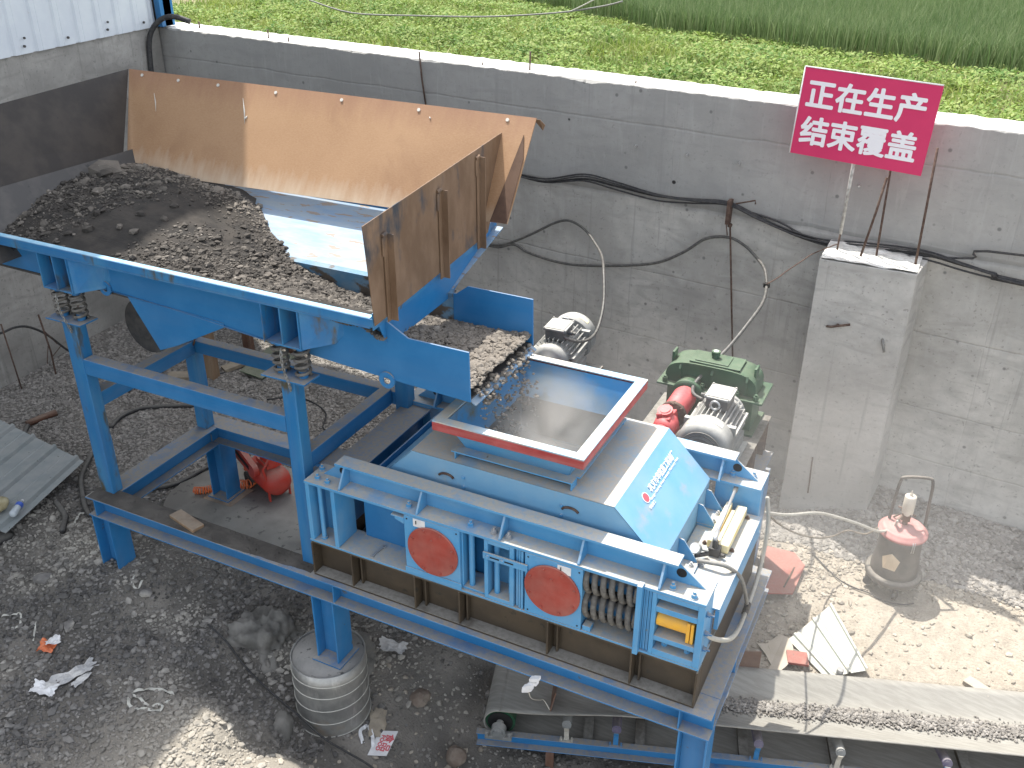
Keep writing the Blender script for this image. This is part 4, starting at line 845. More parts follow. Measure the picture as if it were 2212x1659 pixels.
# adjuster block with two rods and slotted bar
mb = MB()
mb.box(3.46, 3.485, Y0+.002, .22, .484, .930); mb.box(3.632, 3.66, Y0+.002, .22, .484, .930); mb.box(3.4855, 3.6315, Y0+.002, .22, .484, .512); mb.box(3.4855, 3.6315, Y0+.002, .22, .905, .930); mb.box(3.4855, 3.6315, .19, .21, .513, .904)
mb.box(3.668, 3.684, .06, .2, .484, .925); mb.box(3.69, 3.702, .05, .2, .484, .925); mb.box(3.707, 3.722, .045, .2, .484, .925)
cpart(mb, 'adjuster_block')
mb = MB(); mb.cyl((3.525, .09, .512), (3.525, .09, .905), .018, 14); mb.cyl((3.605, .12, .512), (3.605, .12, .905), .015, 14); cpart(mb, 'tie_rod', 'blue_front', 0)
mb = MB(); mb.mi = 0; mb.box(3.46, 3.757, Y0-.014, Y0-.002, .800, .846); mb.mi = 1; mb.box(3.50, 3.57, Y0-.016, Y0-.0145, .818, .828); mb.box(3.60, 3.665, Y0-.016, Y0-.0145, .818, .828); mb.mi = 0
for x in (3.493, 3.592): mb.bolt((x, Y0-.014, .823), (0, -1, 0), .011, .01, 0)
build(mb, 'slotted_bar', ['blue_front', 'black'], cr)
mb = MB(); mb.box(3.7025, 3.7065, .055, .2, .484, .925); cpart(mb, 'shim', 'purple', 0)
# big springs
mb = MB(); mb.box(4.106, 4.44, .21, .23, .484, .93); cpart(mb, 'spring_back', 'motor_dark')
for k, (zz, yy) in enumerate(((.83, .13), (.645, .13))):
    mb = MB(); mb.helix((4.118, yy, zz), (4.432, yy, zz), .082, .0185, 6.4, 12, 24); build(mb, 'buffer_spring', 'spring', cr)
    mb = MB(); mb.cyl((4.11, yy, zz), (4.44, yy, zz), .042, 18); build(mb, 'spring_core', 'blue', cr)
mb = MB(); mb.box(4.115, 4.165, .045, .10, .483, .52); cpart(mb, 'stop_lug')
# shim pack and clamp post
mb = MB(); mb.box(4.441, 4.472, Y0-.03, .06, .465, .965); mb.box(4.441, 4.472, .061, .22, .484, .93); cpart(mb, 'clamp_post')
mb = MB()
for i, x in enumerate((4.475, 4.484, 4.493, 4.503, 4.512)): mb.box(x, x+.007, .052+.004*(i % 2), .2, .484, .925-.003*(i % 2))
cpart(mb, 'shim_pack', 'blue_front', 0)
# right end cylinder block
mb = MB(); X0, X1 = 4.525, 4.828
mb.box(X0, 4.552, Y0, .22, .484, .931); mb.box(4.79, X1, Y0, .22, .484, .931)
for z0, z1 in ((.484, .527), (.593, .627), (.803, .842), (.898, .931)): mb.box(4.5525, 4.7895, Y0, .22, z0, z1)
mb.box(4.5525, 4.7895, .20, .219, .5275, .5925); mb.box(4.5525, 4.7895, .20, .219, .6275, .8025); mb.box(4.5525, 4.7895, .20, .219, .8425, .8975)
cpart(mb, 'cylinder_block')
mb = MB()
for x in (4.605, 4.74): mb.cyl((x, .10, .5275), (x, .10, .55), .02, 6, smooth=False); mb.cyl((x, .10, .55), (x, .10, .572), .011, 8)
cpart(mb, 'block_bolts', 'blue_front', 0)
mb = MB(); mb.cyl((4.556, .105, .722), (4.735, .105, .722), .052, 24); cy = cpart(mb, 'hydraulic_cylinder', 'yellow', 0)
mb = MB(); mb.box(4.732, 4.752, .055, .165, .632, .775); mb.box(4.757, 4.775, .055, .165, .632, .775); mb.box(4.7525, 4.7565, .09, .16, .636, .768); build(mb, 'end_flange', 'yellow', cr, bevel=.002)
bolts(cr, [(4.829, .09, z) for z in (.60, .715, .85)], 'blue', (1, 0, 0), .014, .018, .02)
# right deck plate
mb = MB(); mb.box(4.505, 4.86, .271, 1.268, .740, .752); mb.box(4.836, 4.86, .271, 1.268, .60, .7395); cpart(mb, 'deck_plate', 'blue_front')
mb = MB(); mb.box(4.40, 4.50, .271, 1.268, .50, .52); cpart(mb, 'inner_tray', 'motor_dark')
# left cross beam
mb = MB(); mb.box(2.14, 2.365, .271, 1.268, .905, .92); mb.box(2.28, 2.292, .271, 1.268, .483, .9045); mb.box(2.04, 2.138, .30, .52, .905, .915); cpart(mb, 'cross_beam', 'blue')
mb = MB(); mb.box(2.45, 4.0, .24, .252, .484, .93); mb.box(2.45, 4.0, 1.25, 1.262, .484, .93); mb.box(2.45, 2.462, .253, 1.249, .2, .93); cpart(mb, 'inner_casing', 'blue_clean')
# two rolls
for cx in (3.10, 3.917):
    mb = MB(); mb.cyl((cx, .28, .70), (cx, 1.24, .70), .37, 40); build(mb, 'crushing_roll', 'steel_dark', cr)
    mb = MB(); mb.cyl((cx, 1.24, .715), (cx, 1.62, .715), .07, 20); build(mb, 'roll_shaft', 'shaft_red', cr)
# guard housing over the rolls with an opening for the hopper
GX0, GX1, GY0, GY1, GZ = 2.83, 4.19, .27, 1.26, 1.25
gd = None
mb = MB()
prof = [(2.34, .76), (2.34, .62), (4.50, .62), (4.495, .93), (GX1, GZ), (GX0, GZ)]
mb.prism([(x, GY0, z) for x, z in ((2.45, .50), (4.495, .50), (4.495, .945), (GX1, GZ), (GX0, GZ), (2.45, .865))], (0, .008, 0))
mb.prism([(x, GY1-.008, z) for x, z in ((2.45, .50), (4.495, .50), (4.495, .945), (GX1, GZ), (GX0, GZ), (2.45, .865))], (0, .008, 0))
ox0, ox1, oy0, oy1 = 3.16, 3.86, .36, 1.17
for (a, b, c, d) in ((GX0, ox0, GY0, GY1), (ox1, GX1, GY0, GY1), (ox0, ox1, GY0, oy0), (ox0, ox1, oy1, GY1)):
    mb.add([(a, c, GZ+.004), (b, c, GZ+.004), (b, d, GZ+.004), (a, d, GZ+.004)], [(0,1,2,3)])
mb.prism([(GX1, GY0, GZ+.004), (4.497, GY0, .948), (4.497, GY0, .940), (GX1, GY0, GZ-.004)], (0, GY1-GY0, 0))
mb.prism([(GX0, GY0, GZ+.004), (2.45, GY0, .869), (2.45, GY0, .861), (GX0, GY0, GZ-.004)], (0, GY1-GY0, 0))
mb.box(4.490, 4.498, GY0+.01, GY1-.01, .62, .944)
gd = cpart(mb, 'roll_guard', 'guard_blue', 0)
for (x, z) in ((3.08, 1.13), (4.02-.10, 1.14)):
    mb = MB(); pts = [(x+.055*math.cos(t), GY0-.006, z-.01+.035*math.sin(t)) for t in [math.pi*(.12+.76*k/8) for k in range(9)]]; mb.tube(pts, .008, 8); build(mb, 'lifting_handle', 'rebar', gd)
bolts(gd, [(x, GY0, z) for x in (3.20, 3.86) for z in (1.16, 1.09)], 'blue_front', (0, -1, 0), .010, .006, 0)
# maker's text on the sloped face
sd = Vector((4.497-GX1, 0, .948-GZ-.004)).normalized(); sn = Vector((-sd.z, 0, sd.x)).normalized()
if sn.z < 0: sn = -sn
def sl(y, s, off=.003): return Vector((GX1, y, GZ+.004))+sd*s+sn*off
yx = Vector((0, 1, 0)); yv = -sd
for s, y, s_, wid, hgt, fs, bold in (('巩义市华铭重工机械厂', .875, .118, .46, .052, .06, .0028), ('Gongyi Huaming Heavy Industry Machinery Plant', .85, .163, .52, .020, .03, .0)):
    me = text_mesh(s, fs, bold*.28, 'lettering'); cs = np.array([q.co[:] for q in me.vertices]); mn, mx_ = cs.min(0), cs.max(0)
    me.transform(Matrix.Translation((-(mn[0]+mx_[0])/2, -(mn[1]+mx_[1])/2, 0))); me.transform(Matrix.Diagonal((wid/(mx_[0]-mn[0]), hgt/(mx_[1]-mn[1]), 1, 1)))
    place_text(me, 'lettering', frame4(sl(y, s_), yx, yv), 'white_print', gd)
mb = MB(); c = sl(.565, .128, .002); mb.cyl(c, c+sn*.0015, .034, 32, smooth=False); mb.mi = 1; mb.cyl(c+sn*.0016, c+sn*.0026, .029, 32, smooth=False)
build(mb, 'maker_emblem', ['white_print', 'logo_red'], gd)
me = text_mesh('华铭重工', .022, .0, 'lettering'); me.transform(Matrix.Diagonal((1.0, 1.0, 1, 1))); place_text(me, 'lettering', frame4(sl(.572, .190), yx, yv), 'white_print', gd)
# gusset feet on the deck
def gfoot(y0, y1, one=False):
    mb = MB(); mb.box(4.503, 4.635, y0, y1, .7525, .768)
    for y in ((y0+.004, y1-.016) if not one else (y1-.016,)): mb.prism([(4.499, y, .769), (4.625, y, .769), (4.53, y, .905), (4.499, y, .912)], (0, .010, 0))
    cpart(mb, 'gusset_foot', 'blue_front', .001)
gfoot(1.0, 1.20); gfoot(.32, .62, True)
bolts(cr, [(x, y, .769 if x < 4.64 else .7525) for x, y in ((4.60, 1.15), (4.60, 1.05), (4.60, .56), (4.65, .61), (4.59, .36))], 'bolt_zinc', r=.014, h=.012, shank=.012)
# ---- feed hopper on top (red rim)
HX0, HX1, HY0, HY1, HZ = 3.02, 4.01, .217, 1.30, 1.55
wall_in = [(3.085, .275), (3.945, .275), (3.945, 1.24), (3.085, 1.24)]; bot = [(3.17, .385), (3.85, .385), (3.85, 1.15), (3.17, 1.15)]
mb = MB(); T = [(x, y, HZ-.02) for x, y in wall_in]; B = [(x, y, 1.30) for x, y in bot]; B2 = [(x, y, 1.02) for x, y in bot]
for i in range(4):
    j = (i+1) % 4; mb.add([B[i], B[j], T[j], T[i]], [(0,1,2,3)])
hh = build(mb, 'hopper_body', ['blue_front', 'hopper_dusty'], cr); sdm = hh.modifiers.new('thick', 'SOLIDIFY'); sdm.thickness = .008; sdm.offset = 1; sdm.material_offset = 1
mb = MB()
for i in range(4):
    j = (i+1) % 4; mb.add([B2[i], B2[j], B[j], B[i]], [(0,1,2,3)])
th_ = build(mb, 'throat', 'ore_dusty', hh)
mb = MB()
i0, i1, j0, j1 = 3.088, 3.942, .278, 1.237
for a in ((HX0, HX1, HY0, j0), (HX0, HX1, j1, HY1), (HX0, i0, j0, j1), (i1, HX1, j0, j1)): mb.box(a[0], a[1], a[2], a[3], HZ-.008, HZ)
build(mb, 'rim_top', 'rim_worn', hh)
mb = MB()
for a in ((HX0, HX1, HY0, HY0+.008), (HX0, HX1, HY1-.008, HY1), (HX0, HX0+.008, HY0+.0085, HY1-.0085), (HX1-.008, HX1, HY0+.0085, HY1-.0085)): mb.box(a[0], a[1], a[2], a[3], HZ-.066, HZ-.009)
build(mb, 'rim_band', 'red_rim', hh, bevel=.002)
mb = MB()  # angle flange round the throat
for a in ((3.10, 3.91, .30, .378), (3.10, 3.91, 1.158, 1.235)): mb.box(a[0], a[1], a[2], a[3], 1.303, 1.312); mb.box(a[0], a[1], (a[3]-.008) if a[2] < .6 else a[2], a[3] if a[2] < .6 else a[2]+.008, 1.256, 1.302)
for a in ((3.10, 3.162), (3.858, 3.93)): mb.box(a[0], a[1], .379, 1.157, 1.303, 1.312)
for x in (3.12, 3.90): mb.box(x, x+.008, .305, .369, 1.256, 1.302)
build(mb, 'throat_flange', 'blue_front', hh)
# dust veil inside and around the throat
M = bpy.data.materials.new('dust'); M.use_nodes = True; t = M.node_tree; t.nodes.clear(); MATS['dust'] = M
vo = t.nodes.new('ShaderNodeVolumePrincipled'); vo.inputs['Color'].default_value = (.86, .82, .76, 1); vo.inputs['Anisotropy'].default_value = .1
tc = t.nodes.new('ShaderNodeTexCoord'); L = t.links; N = t.nodes
nn = nz(N, L, tc.outputs['Object'], 3.2, 4, .55, dist=.5); ln = N.new('ShaderNodeVectorMath'); ln.operation = 'LENGTH'
mp = N.new('ShaderNodeMapping'); mp.inputs['Scale'].default_value = (1/.55, 1/.58, 1/.40); L.new(tc.outputs['Object'], mp.inputs[0]); L.new(mp.outputs[0], ln.inputs[0])
fall = rmp(N, L, ln.outputs['Value'], .35, 1.0, 1, 0); dn = mth(N, L, 'MULTIPLY', mth(N, L, 'MULTIPLY', rmp(N, L, nn, .34, .72), fall), 3.4)
L.new(dn, vo.inputs['Density']); o_ = N.new('ShaderNodeOutputMaterial'); L.new(vo.outputs[0], o_.inputs['Volume'])
bmv = bmesh.new(); bmesh.ops.create_icosphere(bmv, subdivisions=3, radius=1.0)
me = bpy.data.meshes.new('dust_cloud'); 
for v in bmv.verts: v.co = (v.co.x*.55, v.co.y*.58, v.co.z*.40)
bmv.to_mesh(me); bmv.free(); me.materials.append(M)
dc = bpy.data.objects.new('dust_cloud', me); dc.location = (3.52, .74, 1.30); link(dc); tag(dc, 'pale dust rising from the red rimmed hopper of the crusher', 'dust', kind='stuff')

# ---- hand pump on the deck
hpmp = thing('hand_pump', (4.70, .95, .753), 'pale yellow hydraulic hand pump with long steel handle on the crusher deck', 'hand pump')
D = .753
mb = MB(); mb.prism([(4.625, .80, D+.004), (4.625, 1.26, D+.004), (4.665, 1.26, D+.004), (4.665, .80, D+.004)], (0, 0, .055)); mb.prism([(4.70, .78, D+.004), (4.70, 1.24, D+.004), (4.765, 1.24, D+.004), (4.765, .78, D+.004)], (0, 0, .062)); mb.box(4.6655, 4.6995, .86, 1.22, D+.004, D+.03)
build(mb, 'oil_tank', 'yellow_pale', hpmp, bevel=.006)
mb = MB(); mb.box(4.60, 4.79, .82, .84, D, D+.003); mb.box(4.60, 4.79, 1.20, 1.22, D, D+.003)
for x in (4.605, 4.78):
    for y in (.83, 1.21): mb.bolt((x, y, D+.003), r=.011, h=.01, shank=.006)
build(mb, 'mounting_strap', 'rebar', hpmp)
mb = MB(); mb.box(4.655, 4.725, .72, .80, D+.002, D+.06); mb.cyl((4.69, .745, D+.06), (4.69, .745, D+.11), .018, 12); mb.cyl((4.66, .70, D+.03), (4.60, .64, D+.035), .014, 10); mb.cyl((4.72, .74, D+.02), (4.76, .72, D+.03), .012, 10)
build(mb, 'pump_head', 'steel_dark', hpmp, bevel=.004)
mb = MB(); mb.tube([(4.685, .735, D+.115), (4.68, .82, D+.125)], .016, 8); mb.tube([(4.68, .80, D+.125), (4.668, 1.26, D+.155)], .0105, 10); mb.mi = 1; mb.tube([(4.668, 1.25, D+.155), (4.664, 1.36, D+.163)], .016, 10)
build(mb, 'lever_handle', ['bolt_zinc', 'hose_grey'], hpmp)
mb = MB(); g0 = Vector((4.60, .66, D+.075)); gd_ = Vector((-.25, -.75, .6)).normalized(); mb.cyl(g0, g0+gd_*.03, .036, 24); mb.mi = 1; mb.cyl(g0+gd_*.0305, g0+gd_*.032, .031, 24, smooth=False); mb.mi = 0; mb.cyl(g0, (4.66, .70, D+.05), .008, 8)
build(mb, 'pressure_gauge', ['motor_grey', 'glass_face'], hpmp)
cable('hydraulic_hose', [(4.625, .60, .79), (4.70, .60, .80), (4.80, .61, .80), (4.875, .68, .70), (4.90, .80, .50), (4.90, .92, .33), (4.895, 1.0, .235)], .013, 'hose_grey', 'short grey hydraulic hose from the hand pump to the tee fitting', 'hose')
cable('hydraulic_hose', [(4.845, 1.47, .78), (4.875, 1.46, .62), (4.885, 1.43, .42), (4.885, 1.34, .25), (4.89, 1.20, .205), (4.895, 1.05, .205), (4.90, .92, .22), (4.925, .60, .36), (4.93, .35, .50), (4.905, .18, .62), (4.86, .10, .69), (4.835, .10, .71)], .0145, 'hose_pale', 'long pale hydraulic hose running along the crusher end to the yellow cylinder', 'hose')
mb = MB(); mb.cyl((4.897, 1.02, .23), (4.897, .93, .215), .021, 8); mb.cyl((4.897, .975, .22), (4.9, .95, .28), .018, 8); single(mb, 'hose_tee', 'steel_dark', 'dark tee fitting joining the two hydraulic hoses', 'fitting', loc=(4.9, .97, .22))
# wrench on the lower rail
mb = MB(); mb.obox((2.62, .125, .488), (.006, .05, 0), (.007, -.001, 0), (0, 0, .003)); mb.ring((2.628, .185, .486), (2.628, .185, .492), .016, .008, 14); mb.prism([(2.60, .055, .486), (2.608, .078, .486), (2.624, .076, .486), (2.628, .052, .486), (2.620, .064, .486), (2.610, .066, .486)], (0, 0, .006))
single(mb, 'wrench', 'bolt_zinc', 'small open ended wrench lying on the blue lower rail of the crusher', 'wrench', loc=(2.62, .12, .484))
# ================================================================ DRIVES
tb = thing('motor_stand', (4.1, 2.6, .178), 'dark steel stand plate on posts under the green gearbox', 'stand')
mb = MB(); mb.box(3.62, 4.54, 2.18, 3.06, .485, .50); build(mb, 'top_plate', 'old_brown', tb, bevel=.003)
for x in (3.63, 4.44):
    for y in (2.2, 2.55, 2.95):
        mb = MB(); mb.box(x, x+.09, y, y+.01, .178, .484); mb.box(x, x+.09, y+.08, y+.09, .178, .484); mb.box(x+.04, x+.05, y+.0105, y+.0795, .178, .484); build(mb, 'leg', 'rebar', tb)
# gearbox
gb = thing('gearbox', (4.1, 2.85, .50), 'green cast gear reducer with split flange beside the concrete wall', 'gearbox')
mb = MB()
def shell(mb, x0, x1, y0, y1, zb_, h, n=20, e=.42):
    """rounded casing: superellipse arch over the length"""
    cx, hx = (x0+x1)/2, (x1-x0)/2; pr = []
    for i in range(n+1):
        t = math.pi*i/n; c, s = math.cos(t), math.sin(t); pr.append((cx-hx*math.copysign(abs(c)**e, c), zb_+h*abs(s)**e))
    a = [(x, y0, z) for x, z in pr]; b = [(x, y1, z) for x, z in pr]; k = len(pr)
    mb.add(a+b, [(i, i+1, i+1+k, i+k) for i in range(k-1)], True); mb.add(a+b, [tuple(range(k))[::-1], tuple(range(k, 2*k))], False); return mb
shell(mb, 3.71, 4.45, 2.72, 2.98, .81, .19, e=.55); mb.box(3.74, 4.44, 2.70, 3.0, .505, .788)
build(mb, 'casing', 'green', gb, bevel=.006)
mb = MB(); mb.box(3.66, 4.52, 2.655, 3.045, .789, .808); mb.box(3.70, 4.48, 2.64, 3.06, .501, .523); build(mb, 'flange', 'green', gb, bevel=.006)
mb = MB(); mb.box(3.89, 4.30, 2.74, 2.96, 1.001, 1.013); mb.box(3.93, 4.2, 2.76, 2.93, 1.014, 1.022); mb.box(3.73, 3.75, 2.80, 2.9, .93, 1.03); mb.box(4.40, 4.42, 2.80, 2.9, .93, 1.02); build(mb, 'inspection_cover', 'green', gb, bevel=.004)
for x in (3.72, 3.86, 4.03, 4.18, 4.31, 4.46):
    z0, z1 = .809, .85; mb = MB(); mb.cyl((x, 2.685, z0), (x, 2.685, z1), .020, 12); mb.cyl((x, 2.685, z1), (x, 2.685, z1+.014), .013, 6, smooth=False); build(mb, 'flange_bolt', 'green', gb)
for x0, r_ in ((3.93, .125), (4.235, .105)):
    mb = MB(); mb.lathe((x0, 2.60, .775), [(.05, 0), (r_, 0), (r_, .03), (r_*.92, .05), (r_*.9, .13)], 32, 'y'); build(mb, 'bearing_cover', 'green', gb)
for x in (3.82, 4.08, 4.36): mb = MB(); mb.prism([(x, 2.70, .83), (x, 2.70, .94), (x, 2.725, .98), (x, 2.725, .83)], (.018, 0, 0)); build(mb, 'casing_rib', 'green', gb)
mb = MB(); mb.cyl((4.07, 2.86, 1.014), (4.07, 2.86, 1.045), .03, 18); mb.cyl((4.07, 2.86, 1.045), (4.07, 2.86, 1.08), .036, 20); mb.mi = 1; mb.cyl((4.07, 2.86, 1.0805), (4.07, 2.86, 1.083), .02, 16, smooth=False); build(mb, 'breather', ['green', 'plastic_white'], gb)
# cardan shaft
cs_ = thing('cardan_shaft', (3.93, 2.1, .77), 'red universal joint shaft between the green gearbox and the crusher', 'drive shaft')
mb = MB(); mb.lathe((3.93, 2.28, .775), [(.07, 0), (.095, .01), (.095, .27), (.085, .31)], 28, 'y'); build(mb, 'shaft_flange', 'shaft_red', cs_)
mb = MB(); mb.lathe((3.93, 2.245, .775), [(.098, 0), (.106, .004), (.106, .03), (.098, .034)], 28, 'y'); 
for k in range(8):
    t = k*math.pi/4; mb.cyl((3.93+.092*math.cos(t), 2.235, .775+.092*math.sin(t)), (3.93+.092*math.cos(t), 2.29, .775+.092*math.sin(t)), .011, 6, smooth=False)
build(mb, 'flange_ring', 'rebar', cs_)
mb = MB(); mb.obox((3.90, 2.15, .78), (.024, 0, .008), (0, .10, -.006), (-.02, 0, .085)); mb.obox((3.965, 2.13, .76), (.024, 0, .008), (0, .10, -.006), (-.02, 0, .085)); mb.lathe((3.93, 2.0, .76), [(.06, 0), (.085, .03), (.095, .13), (.06, .2)], 24, 'y'); build(mb, 'yoke', 'shaft_red', cs_, bevel=.01)
mb = MB(); mb.cyl((3.93, 2.16, .70), (3.91, 2.11, .885), .058, 24); mb.cyl((3.91, 2.11, .885), (3.909, 2.107, .893), .040, 24); build(mb, 'cross_journal', 'shaft_red', cs_)
mb = MB(); mb.cyl((3.93, 2.04, .755), (3.925, 1.52, .725), .062, 24); mb.cyl((3.93, 1.98, .753), (3.929, 1.93, .75), .078, 24); build(mb, 'shaft_tube', 'shaft_red', cs_)
# motors
def motor(name, base, yaw_, label):
    m0 = thing(name, (0, 0, 0), label, 'motor')
    mb = MB(); mb.cyl((0, -.26, 0), (0, .20, 0), .150, 32)
    for k in range(28):
        t = 2*math.pi*k/28
        if abs(math.sin(t)) > .985 and math.sin(t) < 0: continue
        c, s = math.cos(t), math.sin(t); mb.obox((c*.165, -.03, s*.165), (c*.022, 0, s*.022), (0, .20, 0), (-s*.0035, 0, c*.0035))
    for sx in (-1, 1): mb.box(sx*.20-.025, sx*.20+.025, -.20, .17, -.215, -.20); mb.box(sx*.165-.02, sx*.165+.02, -.19, .16, -.205, -.10)
    for sx in (-1, 1): mb.box(sx*.15-.045, sx*.15+.045, -.24, -.20, -.08, .13); mb.box(sx*.185-.01, sx*.185+.01, -.21, .18, .02, .05)
    build(mb, 'finned_body', 'motor_grey', m0)
    mb = MB(); mb.lathe((0, -.44, 0), [(.10, 0), (.165, .006), (.195, .03), (.202, .06), (.202, .19), (.196, .192)], 40, 'y')
    build(mb, 'fan_cowl', 'motor_grey', m0)
    mb = MB(); mb.lathe((0, -.446, 0), [(.012, 0), (.10, 0), (.10, .004)], 24, 'y', smooth=False); 
    for rr in (.125, .15): mb.ring((0, -.4455, 0), (0, -.436, 0), rr+.003, rr-.003, 28)
    build(mb, 'fan_grille', 'motor_dark', m0)
    mb = MB(); mb.box(-.085, .085, -.08, .13, .15, .245); build(mb, 'terminal_box', 'motor_dark', m0, bevel=.006)
    mb = MB(); mb.box(-.098, .098, -.093, .143, .2455, .262); mb.box(-.08, .08, -.075, .125, .2625, .267); 
    for sx in (-.088, .088):
        for yy in (-.084, .134): mb.cyl((sx, yy, .2625), (sx, yy, .269), .008, 8)
    build(mb, 'box_cover', 'motor_grey', m0, bevel=.005)
    mb = MB(); mb.cyl((-.085, .03, .205), (-.125, .03, .205), .022, 12); mb.cyl((-.125, .03, .205), (-.15, .03, .203), .015, 10); build(mb, 'cable_gland', 'motor_dark', m0)
    mb = MB(); mb.tube([(.034*math.cos(t), -.13, .222+.034*math.sin(t)) for t in [2*math.pi*k/16 for k in range(17)]], .009, 8); mb.cyl((0, -.13, .15), (0, -.13, .19), .016, 10); build(mb, 'lifting_eye', 'bolt_zinc', m0)
    mb = MB(); mb.lathe((0, .20, 0), [(.155, 0), (.165, .02), (.12, .06), (.05, .07), (.03, .12)], 32, 'y'); build(mb, 'end_shield', 'motor_grey', m0)
    def arc(x0, y0, w_, l_, m_): 
        mb = MB(); n = 8; vs = []
        for i in range(n+1):
            for y in (y0, y0+w_):
                t = x0+l_*i/n; vs.append((.2045*math.sin(t), y, .2045*math.cos(t)))
        mb.add(vs, [(2*i, 2*i+1, 2*i+3, 2*i+2) for i in range(n)]); build(mb, 'sticker', m_, m0)
    arc(-.75, -.36, .045, .42, 'yellow_pale'); arc(.12, -.34, .05, .5, 'paper'); arc(-.2, -.38, .05, .25, 'paper')
    m0.rotation_euler.z = yaw_; m0.location = base; return m0
motor('electric_motor', (4.25, 2.37, .718), 0, 'grey finned electric motor in front of the green gearbox')
m1 = motor('electric_motor', (2.76, 2.74, .84), math.pi+.06, 'grey finned electric motor standing by the wall behind the red rimmed hopper')
mb = MB(); mb.box(2.50, 3.05, 2.42, 3.05, .605, .623); tb2 = thing('motor_stand', (2.9, 2.7, -.9), 'dark steel stand under the motor behind the hopper', 'stand'); build(mb, 'top_plate', 'old_brown', tb2)
for x in (2.52, 2.95):
    for y in (2.44, 2.95): mb = MB(); mb.box(x, x+.08, y, y+.08, -1.0, .604); build(mb, 'leg', 'rebar', tb2)
mb = MB(); mb.lathe((3.1, 1.62, .715), [(.07, 0), (.1, .01), (.1, .3), (.06, .34)], 28, 'y'); mb.cyl((3.1, 1.96, .72), (2.80, 2.40, .82), .06, 20); single(mb, 'cardan_shaft', 'shaft_red', 'second red drive shaft hidden behind the hopper', 'drive shaft', loc=(3.1, 1.6, .7))
mb = MB(); mb.lathe((4.24, 2.57, .72), [(.05, 0), (.125, .005), (.125, .05), (.05, .06)], 28, 'y'); single(mb, 'coupling', 'lid_red', 'dusty pink coupling disc between the grey motor and green gearbox', 'coupling', loc=(4.24, 2.6, .72))

# ================================================================ FOOTINGS
ft = thing('round_footing', (2.14, .075, -1.2), 'round concrete footing wrapped in metal sheet under the second frame leg', 'footing')
mb = MB(); mb.lathe((2.14, .075, 0), [(.262, -1.9), (.262, -.585), (.258, -.572)], 56); build(mb, 'concrete_core', 'footing_top', ft)
M, t, N, L, p, tc = custom('sheet_wrap', .42, .55); V = tc.outputs['Object']
c = mixc(N, L, rmp(N, L, nz(N, L, V, 5, 7), .4, .65), (.25, .25, .24), (.38, .375, .35)); c = mixc(N, L, rmp(N, L, nz(N, L, V, 9, 8, st=(1, 1, .25)), .56, .68, 0, .8), c, (.44, .43, .40))
c = mixc(N, L, rmp(N, L, nz(N, L, V, 2.2, 5), .6, .7, 0, .7), c, (.42, .30, .19)); L.new(c, p.inputs['Base Color'])
bm = N.new('ShaderNodeBump'); bm.inputs['Strength'].default_value = .4; bm.inputs['Distance'].default_value = .02; L.new(nz(N, L, V, 6, 6), bm.inputs['Height']); L.new(bm.outputs[0], p.inputs['Normal'])
mb = MB(); mb.lathe((2.14, .075, 0), [(.2725, -1.9), (.2725, -1.1), (.2725, -.9), (.2725, -.7), (.2725, -.562), (.264, -.560), (.264, -.60)], 64); build(mb, 'metal_wrap', 'sheet_wrap', ft)
for k, zz in enumerate((-1.13, -1.01, -.89, -.77, -.66)):
    mb = MB(); mb.tube([(2.14+.2735*math.cos(t_), .075+.2735*math.sin(t_), zz+.010*math.sin(t_+.8*k)) for t_ in [2*math.pi*q/56 for q in range(57)]], .0035, 6); build(mb, 'binding_wire', 'strap', ft)
sf = thing('slab_footing', (.35, 1.3, -.62), 'flat concrete footing slab under the rear frame leg by the air compressor', 'footing')
pts = []
for k in range(40):
    t_ = 2*math.pi*k/40; rx, ry = 1.02, .62; r_ = 1+.07*mnoise.noise((math.cos(t_)*1.5, math.sin(t_)*1.5, 2)); c_, s_ = math.cos(t_), math.sin(t_)
    pts.append((.62+rx*r_*math.copysign(abs(c_)**.7, c_), 1.32+ry*r_*math.copysign(abs(s_)**.7, s_), -.75))
mb = MB(); n = len(pts); top = [(x, y, -.600+.006*mnoise.noise((x*5, y*5, 0))) for x, y, z in pts]; ctr = (.62, 1.32, -.598); mb.add(pts+top+[ctr], [(i, (i+1) % n, (i+1) % n+n, i+n) for i in range(n)]+[(n+i, n+(i+1) % n, 2*n) for i in range(n)], True)
build(mb, 'slab', 'slab', sf)
mb = MB(); mb.prism([(-.06, 1.19, -.602), (.26, 1.20, -.602), (.27, 1.50, -.602), (-.05, 1.49, -.602)], (0, 0, .005)); build(mb, 'packing_plate', 'wood', sf)

def lump(name, c, s, matn, label, cat, seed=0, sub=3, rough=.28):
    bmv = bmesh.new(); bmesh.ops.create_icosphere(bmv, subdivisions=sub, radius=1.0)
    for v in bmv.verts:
        q = v.co; k = 1+rough*mnoise.noise((q.x*1.4+seed, q.y*1.4, q.z*1.4))+rough*.5*mnoise.noise((q.x*3.5, q.y*3.5+seed, q.z*3.5))+rough*.28*mnoise.noise((q.x*9, q.y*9, q.z*9+seed))+(rough*.2*mnoise.noise((q.x*22, q.y*22, q.z*22+seed)) if sub > 3 else 0)
        v.co = Vector((q.x*s[0], q.y*s[1], q.z*s[2]))*k
    me = bpy.data.meshes.new(name); bmv.to_mesh(me); bmv.free(); me.materials.append(MATS[matn])
    for p_ in me.polygons: p_.use_smooth = sub > 2
    o = bpy.data.objects.new(name, me); o.location = c; o.rotation_euler.z = seed; link(o); return tag(o, label, cat)
lump('concrete_lump', (1.40, .24, -.98), (.30, .27, .30), 'lump', 'big broken concrete lump beside the round footing', 'concrete lump', .4, 5, .5)
lump('concrete_lump', (2.02, .48, -1.05), (.20, .2, .22), 'lump', 'dark lump of spilled concrete behind the round footing', 'concrete lump', 2.1, 4)
